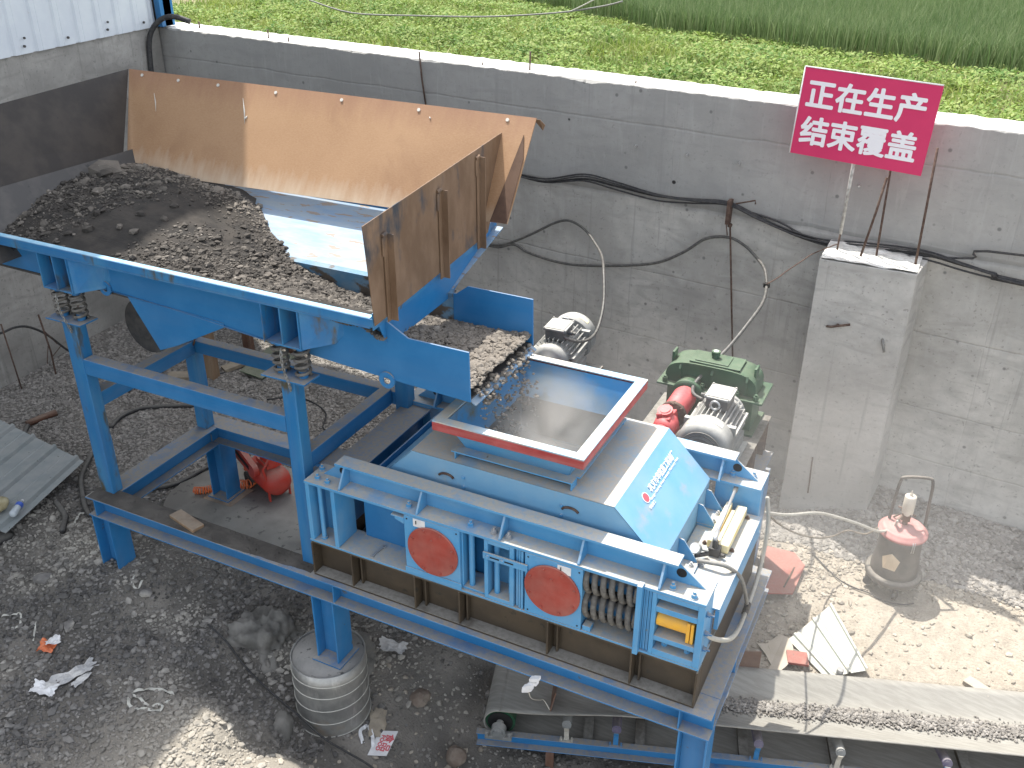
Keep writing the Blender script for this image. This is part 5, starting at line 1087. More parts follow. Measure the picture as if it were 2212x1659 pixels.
lump('rock', (2.62, .52, -1.22), (.085, .075, .06), 'rock_brown', 'brown angular rock in the shade under the crusher beam', 'rock', 1.2, 2)
lump('rock', (3.04, .33, -1.45), (.085, .08, .08), 'rock_brown', 'reddish brown rock at the tail of the conveyor frame', 'rock', 3.3, 2)
lump('rock', (1.93, -.28, -1.10), (.12, .09, .13), 'lump', 'grey crumbling clod leaning against the round footing', 'rock', 5.3, 3)
for i, (x, y, s, lab) in enumerate(((.48, -.04, .055, 'squarish pale stone block on dark gravel left of the concrete lump'), (.207, -.553, .05, 'grey round stone above the crumpled orange wrapper'), (-.31, -.33, .07, 'flat pointed grey slab piece on the gravel near the short frame leg'), (.74, -.37, .045, 'small flat grey stone below the square block'), (1.62, -1.25, .05, 'pale angular stone in the sunlit gravel corner'))):
    o = lump('loose_stone', (x, y, gl(x, y)+s*.35), (s*1.2, s*.8, s*.6), 'stone_front' if i < 4 else 'stone_pale', lab, 'stone', i*1.7+.3, 1); o['group'] = 'larger loose stones on the gravel'
# ================================================================ CONVEYOR
cv = thing('belt_conveyor', (3.33, .5, -1.4), 'belt conveyor carrying crushed stone out from under the crusher', 'conveyor')
ca = R(18.0); cd = Vector((math.cos(ca), math.sin(ca), 0)); cn = Vector((-math.sin(ca), math.cos(ca), 0)); C0 = Vector((3.33, .5, 0))
def cp(s, t, z): return C0+cd*s+cn*t+Vector((0, 0, z+(.022*max(0, s) if z < -1.03 or z > -.85 else 0)))
BW = .60
def cpb(s, t, z): return C0+cd*s+cn*t+Vector((0, 0, z))
def zc(s): return -1.0+.022*max(0, s)
def trough(s, t):   # belt height profile across the width; flat over the tail drum
    k = min(max((s-.1)/.9, 0), 1); k = k*k*(3-2*k); e = abs(t/BW-.5)*2
    return zc(s)+k*(-.02+.10*max(0, (e-.36)/.64)**1.15)
mb = MB(); vs = []; NS, NT = 110, 16
for i in range(NS+1):
    s = 7.5*(i/NS)**1.25
    for j in range(NT+1): t_ = BW*j/NT; vs.append(cpb(s, t_, trough(s, t_)))
a = [(i*(NT+1)+j, (i+1)*(NT+1)+j, (i+1)*(NT+1)+j+1, i*(NT+1)+j+1) for i in range(NS) for j in range(NT)]
mb.add(vs, a, True)
arc = []
for i in range(15):
    th = math.pi*i/14
    for j in range(NT+1): arc.append(cp(-.125*math.sin(th), BW*j/NT, -1.125+.125*math.cos(th)))
mb.add(arc, [(i*(NT+1)+j, i*(NT+1)+j+1, (i+1)*(NT+1)+j+1, (i+1)*(NT+1)+j) for i in range(14) for j in range(NT)], True)
mb.add([cp(0, 0, -1.25), cp(7.5, 0, -1.25), cp(7.5, BW, -1.25), cp(0, BW, -1.25)], [(0,1,2,3)])
b_ = build(mb, 'belt', 'belt', cv); sdm = b_.modifiers.new('thick', 'SOLIDIFY'); sdm.thickness = .010; sdm.offset = -1
mb = MB(); mb.cyl(cp(0, .015, -1.125), cp(0, BW-.015, -1.125), .112, 32); build(mb, 'tail_drum', 'green', cv)
mb = MB(); mb.cyl(cp(0, .008, -1.125), cp(0, .014, -1.125), .095, 28, smooth=False); build(mb, 'drum_end', 'black', cv)
for t_ in (-.10, BW+.04):
    mb = MB(); p0 = cp(0, t_, -1.125); mb.cyl(p0, p0+cn*.06, .055, 22); mb.cyl(p0-cn*.012, p0, .036, 20); mb.obox(p0+cn*.03-Vector((0,0,.055)), cd*.10, cn*.03, Vector((0,0,.015)))
    mb.cyl(p0-cn*.0+cd*.085+Vector((0,0,-.04)), p0+cd*.085+Vector((0,0,0)), .014, 6); mb.cyl(p0-cd*.085+Vector((0,0,-.04)), p0-cd*.085+Vector((0,0,0)), .014, 6); mb.cyl(p0+cn*.06, cp(0, .01 if t_ < 0 else BW-.01, -1.125), .028, 14)
    build(mb, 'bearing_block', 'motor_grey', cv, bevel=.003)
def channel(t0, sgn):
    mb = MB(); z0, z1 = -1.315, -1.195; s0, s1 = -.17, 7.4
    a0 = cp(s0, t0, 0); a1 = cp(s1, t0, 0); w_ = cn*sgn*.055
    def slabq(p, q, wv, za, zb_): pts = [p+Vector((0,0,za)), q+Vector((0,0,za)), q+wv+Vector((0,0,za)), p+wv+Vector((0,0,za))]; mb.prism(pts, (0, 0, zb_-za))
    slabq(a0, a1, w_, z0, z0+.007); slabq(a0, a1, w_, z1-.007, z1); slabq(a0+w_*.9, a1+w_*.9, w_*.1, z0+.0075, z1-.0075)
    return build(mb, 'side_channel', 'blue', cv, bevel=.002)
channel(-.06, 1); channel(BW+.06, -1)
for s in (.62, 1.0, 1.75, 2.4, 3.3, 4.2, 5.2):
    mb = MB(); mb.prism([cp(s, .0, -1.21), cp(s+.07, .0, -1.21), cp(s+.07, BW, -1.21), cp(s, BW, -1.21)], (0, 0, -.05)); build(mb, 'cross_member', 'old_brown', cv)
RS = (.50, .86, 1.86, 2.42, 3.13, 3.78, 4.45, 5.1, 5.8, 6.5)
for k, s in enumerate(RS):
    bl = k in (1, 2, 4)
    for t0, sg in ((-.035, 1), (BW+.035, -1)):
        mb = MB(); q = [(-.0, -1.19, 0), (-.005, -1.10, 0), (-.035, -1.032, 0)]
        for (ta, za, _), (tb_, zb2, _) in zip(q[:-1], q[1:]): mb.obox((cp(s, t0+sg*(ta+tb_)/2, (za+zb2)/2)), cd*.018, (cp(s, t0+sg*tb_, zb2)-cp(s, t0+sg*ta, za))/2, cn*.003)
        mb.prism([cp(s-.05, t0-.02, -1.194), cp(s+.05, t0-.02, -1.194), cp(s+.05, t0+.02, -1.194), cp(s-.05, t0+.02, -1.194)], (0, 0, .006)); mb.bolt(cp(s-.04, t0, -1.188), r=.008, h=.008); mb.bolt(cp(s+.04, t0, -1.188), r=.008, h=.008)
        build(mb, 'roller_bracket', 'blue' if bl else 'hose_pale', cv)
        mb = MB(); p0 = cp(s, t0+sg*-.02, -1.035)+Vector((0, 0, .02)); p1 = cp(s, t0+sg*.22, -1.09); mb.cyl(p0, p1, .034, 16); mb.cyl(p0-(p1-p0).normalized()*.004, p0, .022, 12); build(mb, 'troughing_roller', 'purple' if bl else 'motor_grey', cv)
    mb = MB(); mb.cyl(cp(s, .20, -1.10), cp(s, .40, -1.10), .033, 14); build(mb, 'centre_roller', 'motor_grey', cv)
for s in (.35, 2.9, 5.0):
    for t_ in (-.04, BW+.0):
        mb = MB(); mb.prism([cp(s, t_, -1.32), cp(s+.06, t_, -1.32), cp(s+.06, t_+.05, -1.32), cp(s, t_+.05, -1.32)], (0, 0, -.6)); build(mb, 'support_leg', 'rust_red', cv)
mb = MB(); mb.prism([cp(.35, .58, -1.06), cp(1.9, .60, -1.02), cp(1.9, .60, -.76), cp(.45, .58, -.82)], cn*.012); mb.prism([cp(.36, .03, -1.0), cp(.36, .57, -1.0), cp(.40, .57, -.80), cp(.40, .03, -.80)], cd*.01)
single(mb, 'skirt_board', 'rust_red', 'rusty skirt plate over the belt under the crusher beam', 'skirt plate', loc=cp(.4, .5, -1))
rg = np.random.default_rng(11); P = []; S = []
mb = MB(); vs = []; A_, B_ = 160, 10
for i in range(A_+1):
    s = 1.0+5.6*i/A_
    for j in range(B_+1):
        t_ = .23+.13*j/B_; k = math.sin(math.pi*j/B_); vs.append(cpb(s, t_+.015*mnoise.noise((s*3, 0, 0)), trough(s, t_)-.004+.022*k*(.8+.5*mnoise.noise((s*7, t_*9, 1)))))
mb.add(vs, [(i*(B_+1)+j, (i+1)*(B_+1)+j, (i+1)*(B_+1)+j+1, i*(B_+1)+j+1) for i in range(A_) for j in range(B_)], True)
for k in range(9000):
    s = rg.uniform(.9, 6.5); t_ = min(max(rg.normal(.29, .036), .19), .41); h = max(0, 1-abs(t_-.305)/.12)
    z = rg.choice([.006, .0095, .013], p=[.5, .35, .15])*rg.uniform(.8, 1.3); P.append(cpb(s, t_+.02*mnoise.noise((s*3, 0, 0)), trough(s, t_)+z*.5+.022*h*rg.uniform(.6, 1))); S.append(z)
stones([tuple(p) for p in P], S, 'stone_ore', 'crushed_stone', 'line of crushed stone riding along the middle of the conveyor belt', 12, extra=mb, mats=['stone_grey', 'ore_dusty'])

# ================================================================ GREASE PUMP
gp = thing('grease_pump', (5.71, 3.08, -.85), 'black wheeled grease drum with dusty red lid and hoop handle', 'grease pump')
cx, cy = 5.71, 3.08
mb = MB(); mb.lathe((cx, cy, 0), [(.19, -.70), (.188, -.62), (.172, -.5), (.166, -.36), (.175, -.29)], 40); build(mb, 'drum', 'drum_black', gp)
mb = MB(); mb.lathe((cx, cy, 0), [(.20, -.735), (.222, -.725), (.228, -.70), (.222, -.675), (.20, -.67)], 44); build(mb, 'base_ring', 'drum_black', gp)
mb = MB(); mb.lathe((cx, cy, 0), [(.186, -.300), (.194, -.292), (.194, -.274), (.176, -.268), (.168, -.248), (.15, -.236), (.13, -.246), (.085, -.242), (.07, -.225), (.002, -.222)], 44); build(mb, 'lid', 'lid_red', gp)
px, py = cx+.0, cy+.01
mb = MB(); mb.cyl((px, py, -.22), (px, py, -.08), .022, 14); mb.obox((px+.0, py-.01, -.14), (.035, 0, 0), (0, .03, 0), (0, 0, .035)); mb.cyl((px-.03, py-.03, -.13), (px-.055, py-.075, -.155), .012, 10); mb.cyl((px-.02, py, -.085), (px-.075, py, -.075), .008, 8); mb.cyl((px+.03, py, -.12), (px+.07, py, -.125), .010, 8)
build(mb, 'valve_block', 'rust_red', gp, bevel=.003)
mb = MB(); mb.lathe((px, py, 0), [(.040, -.125), (.046, -.115), (.046, .045), (.041, .052), (.002, .054)], 28); mb.cyl((px, py, .052), (px, py, .075), .012, 8); mb.cyl((px, py, .075), (px, py, .10), .008, 8, r2=.004); build(mb, 'air_cylinder', 'ivory', gp)
mb = MB(); ha = Vector((.93, .36, 0)); hc = Vector((cx+.02, cy+.12, 0)); pts = [hc-ha*.155+Vector((0,0,-.30)), hc-ha*.145+Vector((0,0,-.05)), hc-ha*.13+Vector((0,0,.12)), hc-ha*.10+Vector((0,0,.165)), hc+ha*.08+Vector((0,0,.165)), hc+ha*.125+Vector((0,0,.12)), hc+ha*.135+Vector((0,0,-.05)), hc+ha*.145+Vector((0,0,-.30))]
mb.tube(smoothpts(pts, 6), .013, 10); build(mb, 'hoop_handle', 'drum_black', gp)
for k, t_ in enumerate((R(205), R(285), R(60), R(130))):
    mb = MB(); wx, wy_ = cx+.20*math.cos(t_), cy+.20*math.sin(t_); mb.cyl((wx, wy_, -.735), (wx, wy_, -.765), .024, 12); a = Vector((math.cos(t_+1.1), math.sin(t_+1.1), 0)); c = Vector((wx, wy_, -.805))
    mb.cyl(c-a*.014, c+a*.014, .034, 18); mb.obox(c+a*.02+Vector((0,0,.02)), a*.002, a.cross(Vector((0,0,1)))*.018, (0,0,.03)); mb.obox(c-a*.02+Vector((0,0,.02)), a*.002, a.cross(Vector((0,0,1)))*.018, (0,0,.03)); build(mb, 'caster', 'rubber', gp)
mb = MB(); an = R(258); dirn = Vector((math.cos(an), math.sin(an), 0)); tg = Vector((-dirn.y, dirn.x, 0)); pts = []
for k in range(5):
    t_ = 2*math.pi*k/5+.35; u_ = .078*math.cos(t_); v_ = .078*math.sin(t_); q = Vector((cx, cy, -.50+v_)); a2 = an+u_/.183; pts.append(Vector((cx+math.cos(a2)*(.186-.02*v_/.1), cy+math.sin(a2)*(.186-.02*v_/.1), -.50+v_)))
mb.prism(pts, dirn*.003); build(mb, 'label_plate', 'cardboard', gp)
mb = MB()
for t_ in (R(200), R(300)):
    q = Vector((cx+.192*math.cos(t_), cy+.192*math.sin(t_), 0)); mb.tube([q+Vector((0,0,-.27)), q*1.0+Vector((math.cos(t_)*.008, math.sin(t_)*.008, -.30)), q+Vector((0,0,-.37))], .004, 6); q2 = q+Vector((-math.sin(t_), math.cos(t_), 0))*.018; mb.tube([q2+Vector((0,0,-.27)), q2+Vector((0,0,-.30)), q2+Vector((0,0,-.37))], .004, 6)
build(mb, 'lid_clip', 'bolt_zinc', gp)
P_ = TR['pumphose']; cable('grease_hose', P_[:-1]+[(5.655, 3.005, -.155)], .011, 'hose_pale', 'clear pale hose arching from the grease pump to the crusher corner', 'hose')
cable('air_hose', TR['pumphose2']+[(5.45, 3.1, -.42), (5.58, 3.2, -.30), (5.66, 3.12, -.16)], .008, 'mastic', 'thin brown air hose dipping between crusher corner and grease pump', 'hose')
def lay(pts, r, off=0): return [(p[0], p[1], gl(p[0], p[1])+r+.012+off) for p in pts]
cable('ground_cable', lay(smoothpts(TR['gcable'], 3), .006), .006, 'cable', 'thin cable lying in the sunlit dust below the grease pump', sub=2)
cable('ground_cable', lay(smoothpts(TR['gcable2'], 3), .005), .005, 'cable', 'thin wire lying in the dust beyond the drum shadow', sub=2)

# ================================================================ RIGHT SIDE SCRAP
mb = MB(); prof = []
q0, q1, q2_, q3 = (5.08, 2.09, -.90), (5.317, 2.604, -.84), (5.70, 2.00, -.87), (5.42, 1.84, -.93)
for t_ in (0, .04): prof.append((t_, 0))
for c_ in (.14, .56):
    prof += [(c_-.03, 0), (c_-.02, .02), (c_+.02, .02), (c_+.03, 0), (c_+.10, 0), (c_+.11, .004), (c_+.12, 0)]
prof += [(.93, 0), (.94, .022), (.98, .022), (1, 0)]
mb.sheet(q1, q0, q3, q2_, [(1-a, b) for a, b in prof][::-1])
single(mb, 'cladding_panel', 'panel_white', 'white ribbed cladding panel offcut lying on dusty ground by the conveyor', 'metal panel', loc=q0)
mb = MB(); c = Vector((5.0, 1.90, -.93)); pts = []
for k in range(26):
    t_ = -1.35+2.9*k/25; pts.append(c+Vector((.15*math.cos(t_), .24*math.sin(t_), .04*math.cos(t_))))
pts += [c+Vector((-.02, .20, 0)), c+Vector((-.06, .10, 0)), c+Vector((-.13, .06, 0)), c+Vector((-.05, -.02, 0)), c+Vector((.02, -.12, 0)), c+Vector((.0, -.22, 0))]
mb.prism(pts, (0, 0, .008)); single(mb, 'broken_board', 'board_white', 'broken rounded white board between crusher leg and cladding panel', 'board', loc=c)
mb = MB(); zr = gl(4.85, 2.85); mb.prism([(4.64, 3.12, zr+.05), (4.90, 3.12, zr+.06), (5.02, 2.98, zr+.06), (5.00, 2.60, zr+.03), (4.78, 2.50, zr+.03)], (0, 0, .010)); mb.mi = 1; mb.obox((4.93, 2.78, zr+.058), (.006, .0, 0), (.012, .15, 0), (0, 0, .004))
single(mb, 'fallen_red_sheet', ['red', 'rebar'], 'faded red metal sheet lying behind the crusher corner', 'metal sheet', loc=(4.8, 2.8, zr))
mb = MB(); mb.obox((5.19, 1.90, -.885), (.075, .02, .0), (-.02, .065, 0), (0, 0, .010)); single(mb, 'red_scrap', 'red', 'small bright red sheet scrap at the corner of the white panel', 'scrap', loc=(5.2, 1.78, -.9))
mb = MB(); mb.obox((6.46, 2.20, gl(6.46, 2.2)+.02), (.09, -.045, 0), (.022, .04, 0), (0, 0, .03)); single(mb, 'brick', 'board_white', 'single dusty pale brick lying beside the far conveyor edge', 'brick', loc=(6.46, 2.2, -.9), bevel=.006)
mb = MB(); mb.cyl((5.50, 1.875, -.98), (5.51, 1.88, -.84), .026, 16); single(mb, 'steel_can', 'bolt_zinc', 'short shiny steel roller end showing behind the belt by the white panel', 'roller', loc=(5.32, 1.6, -1))

# ================================================================ LEFT SIDE OBJECTS
mb = MB(); za = lambda x, y: gl(x, y)
prof = [(0, 0)]
for c_ in (.05, .30, .55, .80): prof += [(c_, 0), (c_+.008, .035), (c_+.034, .035), (c_+.042, 0), (c_+.13, 0), (c_+.137, .006), (c_+.144, 0)]
prof.append((1, 0))
d_ = Vector((.19, -1.08, .0)); a0 = Vector((-2.55, 1.10, -.38)); a1 = Vector((-1.235, .95, -.40)); mb.sheet(a1, a0, a0+Vector((.30, -1.25, .02)), a1+Vector((.29, -1.08, .0)), prof)
single(mb, 'roof_sheet', 'sheet_grey', 'dirty grey corrugated metal sheet lying on the gravel near the short leg', 'metal sheet', loc=a0)
mb = MB()
b0_ = Vector((-1.10, .11, -.345)); dd = Vector((-.09, .17, .0)).normalized()
b0_ = Vector((-1.03, .02, -.34)); 
mb.tube([b0_+dd*t_ for t_ in (0, .01, .05, .10, .15, .165, .18, .195)], [.024, .031, .031, .029, .031, .022, .012, .012], 16); 
bt = single(mb, 'water_bottle', 'bottle', 'clear water bottle with blue label lying on the grey corrugated sheet', 'bottle', loc=b0_)
mb = MB(); mb.cyl(b0_+dd*.105, b0_+dd*.15, .0322, 16, cap=False); o = build(mb, 'label_band', 'bottle_label', bt); mb = MB(); mb.cyl(b0_+dd*.195, b0_+dd*.21, .013, 12); build(mb, 'cap', 'plastic_white', bt)
lump('plastic_jug', (-1.235, .07, -.33), (.065, .085, .05), 'jug', 'squashed dirty yellow plastic jug on the grey corrugated sheet', 'jug', .7, 3, .25)
lump('black_bag', (-1.12, -.16, gl(-1.1, -.16)+.02), (.16, .10, .05), 'rubber', 'black plastic bag at the corner of the grey corrugated sheet', 'bag', 1.4, 3, .3)
cable('rubber_hose', [(p[0], p[1], gl(p[0], p[1])+.03) for p in TR['hoseL1']], .024, 'rubber', 'thick black rubber hose between the corrugated sheet and the short leg', 'hose')
cable('rubber_hose', [(p[0], p[1], gl(p[0], p[1])+.03) for p in TR['hoseL2']], .026, 'rubber', 'cut piece of black rubber hose below the corrugated sheet', 'hose')
P_ = [(p[0], p[1], gl(p[0], p[1])+.035) for p in TR['pipe']]; mb = MB(); mb.tube(P_, .035, 14); single(mb, 'rusty_pipe', 'rust_red', 'short rusty pipe stuck on a hose end on the left gravel', 'pipe', loc=P_[0])
cable('rubber_hose', [(p[0], p[1], gl(p[0], p[1])+.03) for p in TR['pipehose']], .024, 'rubber', 'black hose end entering the rusty pipe', 'hose')
P_ = [(-.62, 1.10), (-.5, 1.3), (-.42, 1.5), (-.5, 1.75), (-.85, 1.75), (-1.4, 1.5)]
cable('rubber_hose', [(p[0], p[1], gl(p[0], p[1])+.025) for p in [(-1.75, 1.72), (-1.83, 1.93), (-1.80, 2.15), (-1.70, 2.32), (-1.5, 2.45), (-1.2, 2.6)]], .024, 'rubber', 'dark hose curving over the gravel behind the side post', 'hose')
cable('rubber_hose', [(p[0], p[1], gl(p[0], p[1])+.03) for p in [(-.62, 1.02), (-.50, 1.13), (-.44, 1.27), (-.40, 1.40), (-.37, 1.56), (-.3, 1.75)]], .022, 'rubber', 'black hose skirting the edge of the flat footing slab', 'hose')
mb = MB(); mb.cyl((-2.33, 2.42, -.60), (-2.33, 2.42, -.50), .13, 20, r2=.10); mb.lathe((-2.33, 2.42, 0), [(.10, -.50), (.08, -.46), (.03, -.44)], 20); single(mb, 'plastic_bucket', 'red_bucket', 'upturned pinkish red bucket on the gravel seen past the side post', 'bucket', loc=(-2.33, 2.42, -.6))
mb = MB(); mb.lathe((-2.25, 2.75, 0), [(.14, -.60), (.13, -.52), (.09, -.47), (.02, -.45)], 20); single(mb, 'red_tub', 'red', 'dark red tub lying behind the pinkish bucket', 'tub', loc=(-2.25, 2.75, -.6))
for i, (x, y, h, w_, lab, m_) in enumerate(((-1.72, 3.15, 1.35, .09, 'thick brown timber post standing behind the rear frame leg', 'wood'), (-1.75, 3.85, .9, .06, 'rusty post stub standing in the shade under the feeder', 'rust_red'), (-1.3, 4.1, .9, .06, 'second rusty post stub farther under the feeder', 'rust_red'))):
    mb = MB(); mb.box(x-w_, x+w_, y-w_*.6, y+w_*.6, -.85, -.7+h); single(mb, 'timber_post', m_, lab, 'post', loc=(x, y, -.7), bevel=.006)
mb = MB(); z_ = gl(-1.7, 3.5)+.03; mb.obox((-1.62, 3.45, z_), (.06, .14, .01), (.06, -.03, 0), (0, 0, .022)); single(mb, 'timber_offcut', 'wood_pale', 'pale timber offcut lying on gravel beside the brown post', 'timber', loc=(-1.6, 3.4, z_), bevel=.004)
mb = MB(); mb.obox((-2.0, 2.98, -.64), (.16, .07, .01), (-.03, .07, 0), (0, 0, .02)); single(mb, 'timber_offcut', 'wood_pale', 'short pale plank on gravel between side frame and brown post', 'timber', loc=(-2, 3, -.64), bevel=.004)
mb = MB(); mb.prism([(-1.50, 3.95, -.58), (-1.10, 3.90, -.62), (-1.15, 3.35, -.66), (-1.42, 3.30, -.60)], (0, 0, .012)); single(mb, 'green_sheet', 'green_sheet', 'dark green plastic sheet on the gravel under the feeder', 'sheet', loc=(-1.3, 3.6, -.6))
for i, (P_, lab) in enumerate((([(-.8, 3.0), (-.5, 3.2), (-.1, 3.1), (.1, 2.8), (.3, 2.9)], 'thin black cable loop on gravel behind the crusher side post'), ([(-2.0, 3.7), (-1.7, 3.6), (-1.62, 3.3), (-1.75, 3.1)], 'thin dark wire curled at the brown timber post'))):
    cable('loose_wire', [(x, y, gl(x, y)+.02) for x, y in P_], .009, 'cable', lab, 'wire')
cable('frame_wire', [(.13, 1.25, 1.20), (.16, 1.19, 1.02), (.05, 1.19, .97), (-.0, 1.19, 1.05), (.02, 1.2, 1.2)], .008, 'rebar', 'brown wire looped around the rear post top', 'wire')
# compressor
ac = thing('air_compressor', (.5, 1.45, -.6), 'small dusty red air compressor on the footing slab under the frame', 'air compressor')
ax = Vector((.80, -.35, 0)).normalized(); ay = Vector((-ax.y, ax.x, 0)); A0 = Vector((.47, 1.56, -.435))
mb = MB(); prof = [(.005, 0), (.07, .008), (.115, .04), (.135, .09)]; pts = [A0+ax*.19-ax*h for r_, h in prof]+[A0-ax*.15, A0-ax*.20, A0-ax*.235]; mb.tube([A0+ax*.17, A0+ax*.165, A0+ax*.13, A0+ax*.07, A0-ax*.22, A0-ax*.28, A0-ax*.315, A0-ax*.32], [.02, .06, .115, .135, .135, .115, .06, .02], 28)
build(mb, 'air_tank', 'comp_red', ac)
mb = MB(); g0 = A0+ay*.02+Vector((0, 0, .21)); e1 = ax*-1; pc = A0-ax*.22-ay*.17
pts = []
for k in range(11):
    t_ = math.pi/2+math.pi*k/10; pts.append(pc-ax*.22+Vector((0,0,.20))+ax*(.085*math.cos(t_))+Vector((0,0,.085*math.sin(t_))))
for k in range(11):
    t_ = -math.pi/2+math.pi*k/10; pts.append(pc+ax*.16+Vector((0,0,.11))+ax*(.06*math.cos(t_))+Vector((0,0,.06*math.sin(t_))))
mb.prism(pts, ay*.05); bg_ = build(mb, 'belt_guard', 'comp_red', ac)
mb = MB(); mb.obox(pc-ax*.03-ay*.003+Vector((0,0,.155)), ax*.14+Vector((0,0,-.033)), ay*.002, Vector((.0,0,.02))); build(mb, 'louvre_strip', 'black', bg_); mb = MB(); mb.cyl(pc-ax*.235-ay*.003+Vector((0,0,.21)), pc-ax*.235+Vector((0,0,.21)), .022, 14); build(mb, 'guard_cap', 'motor_grey', bg_)
mb = MB(); mb.cyl(A0-ax*.02+Vector((0,0,.13)), A0-ax*.02+Vector((0,0,.30)), .05, 16); mb.obox(A0-ax*.05+Vector((0,0,.16)), ax*.11, ay*.07, Vector((0,0,.02))); mb.cyl(A0+ax*.07+Vector((0,0,.2)), A0-ax*.1+Vector((0,0,.2)), .06, 16); build(mb, 'pump_unit', 'comp_red', ac)
for s_ in (-1, 1):
    mb = MB(); c = A0-ax*.26+ay*.12*s_+Vector((0,0,-.09)); mb.cyl(c-ay*.015, c+ay*.015, .075, 22); mb.cyl(c-ay*.018, c+ay*.018, .035, 14); build(mb, 'wheel', 'rubber', ac)
mb = MB(); mb.obox(A0+ax*.10-ay*.10+Vector((0,0,-.085)), ax*.014, ay*.006, Vector((0,0,.09))); mb.obox(A0+ax*.10+ay*.10+Vector((0,0,-.085)), ax*.014, ay*.006, Vector((0,0,.09))); mb.tube([A0+ax*.12-ay*.10+Vector((0,0,.0)), A0+ax*.05-ay*.11+Vector((0,0,.15)), A0+ax*.08-ay*.05+Vector((0,0,.26))], .012, 8); build(mb, 'leg', 'comp_red', ac)
def coil(P, label, nper=30, r=.040):
    pts = smoothpts(P, 4); out_ = []; N_ = len(pts)
    for i in range(N_-1):
        d = (pts[i+1]-pts[i]).normalized(); a = d.cross(Vector((0,0,1))).normalized(); b = Vector((0,0,1)); 
        for k in range(10):
            th = 2*math.pi*k/10; out_.append(pts[i].lerp(pts[i+1], k/10)+a*r*math.cos(th)+b*r*math.sin(th))
    mb = MB(); mb.tube(out_, .0062, 5); return single(mb, 'coiled_air_hose', 'orange', label, 'air hose', loc=P[0])
coil([(-.0, 1.70, -.55), (.05, 1.73, -.55), (.13, 1.70, -.55), (.20, 1.60, -.55), (.21, 1.50, -.55), (.14, 1.47, -.55)], 'orange coiled air hose between the rear frame leg and compressor')
coil([(-.17, 1.21, -.56), (-.10, 1.25, -.56), (-.05, 1.31, -.56)], 'short end of the orange coiled hose left of the rear frame leg', r=.032)

# ================================================================ LITTER
def ribbon(name, P, wd, m_, label, cat='strap', up_=.008, wave=.5):
    pts = smoothpts([(p[0], p[1], gl(p[0], p[1])+up_) for p in P], 6); mb = MB(); vs = []
    for i, p in enumerate(pts):
        d = (pts[min(i+1, len(pts)-1)]-pts[max(i-1, 0)]); d.z = 0; d.normalize(); s_ = Vector((-d.y, d.x, wave*math.sin(i*.9))).normalized()*wd/2; z_ = Vector((0, 0, .010*abs(math.sin(i*.7)))); vs += [p-s_+z_, p+s_+z_]
    mb.add(vs, [(2*i, 2*i+1, 2*i+3, 2*i+2) for i in range(len(pts)-1)]); o = single(mb, name, m_, label, cat, loc=pts[0]); s2 = o.modifiers.new('thick', 'SOLIDIFY'); s2.thickness = .0015; return o
ribbon('packing_strap', TR['strap1'][::1], .022, 'strap', 'loop of white packing strap on dark gravel in the lower left')
ribbon('packing_strap', TR['strap2'], .018, 'strap', 'crumpled white strap end inside the strap loop')
ribbon('packing_strap', [(-.74, .53), (-.80, .48), (-.76, .41), (-.70, .33)], .02, 'strap', 'white strap curl beside the black hose near the short leg')
ribbon('packing_strap', [(-.72, .50), (-.63, .476), (-.56, .42)], .02, 'strap', 'second white strap curl touching the short leg')
ribbon('packing_strap', TR['strap5'], .016, 'strap', 'white strap scrap at the picture edge above the newspaper')
ribbon('packing_strap', TR['strap6'], .012, 'strap', 'thin straight white strap piece above the orange wrapper')
ribbon('packing_strap', [(.33, .02), (.36, -.05), (.42, -.06), (.40, .02)], .016, 'strap', 'tangled pale strap scrap under the front blue beam')
def crumple(name, c, sx, sy, rot, m_, label, cat, amp=.03, seed=0, n=12, txt=None, up_=.02):
    mb = MB(); vs = []; ca_, sa_ = math.cos(rot), math.sin(rot)
    for i in range(n+1):
        for j in range(n+1):
            u_, v_ = (i/n-.5)*sx, (j/n-.5)*sy; k = 1+.25*mnoise.noise((i*.4+seed, j*.4, 1)); x, y = u_*k, v_*k
            X, Y = c[0]+x*ca_-y*sa_, c[1]+x*sa_+y*ca_; vs.append((X, Y, gl(X, Y)+up_+amp*mnoise.noise((u_*16+seed, v_*16, 3))+amp*.6*abs(mnoise.noise((u_*30, v_*30+seed, 5)))))
    mb.add(vs, [(i*(n+1)+j, (i+1)*(n+1)+j, (i+1)*(n+1)+j+1, i*(n+1)+j+1) for i in range(n) for j in range(n)])
    o = single(mb, name, m_, label, cat, loc=c); s2 = o.modifiers.new('thick', 'SOLIDIFY'); s2.thickness = .0015; return o
def P3(x, y): return (x, y, gl(x, y))
crumple('snack_wrapper', P3(.229, -.774), .12, .11, .4, 'orange', 'crumpled orange wrapper on grey gravel', 'wrapper', .05, 1, up_=.03)
crumple('plastic_film', P3(.25, -.735), .10, .08, .9, 'plastic_white', 'clear film scrap bunched on the orange wrapper', 'plastic film', .04, 7, up_=.055)
crumple('newspaper', P3(.575, -.88), .10, .34, -.35, 'paper', 'long torn piece of grey printed paper on the gravel', 'paper', .04, 2)
crumple('newspaper', P3(.515, -1.06), .17, .10, .3, 'plastic_white', 'white folded paper fan lying beside the torn printed paper', 'paper', .03, 3)
crumple('newspaper', P3(.67, -.87), .05, .14, -.1, 'paper', 'narrow paper strip right of the torn printed paper', 'paper', .02, 4)
crumple('flattened_carton', P3(2.50, .12), .12, .22, .5, 'wood_pale', 'flattened brown grey cardboard piece right of the round footing', 'cardboard', .012, 5)
crumple('grey_sack', P3(2.25, .72), .22, .10, .2, 'paper', 'crumpled grey sack behind the round footing under the beam', 'sack', .03, 6)
pk = thing('biscuit_packet', P3(2.60, -.02), 'white packet with red printed lettering at the bottom picture edge', 'packet')
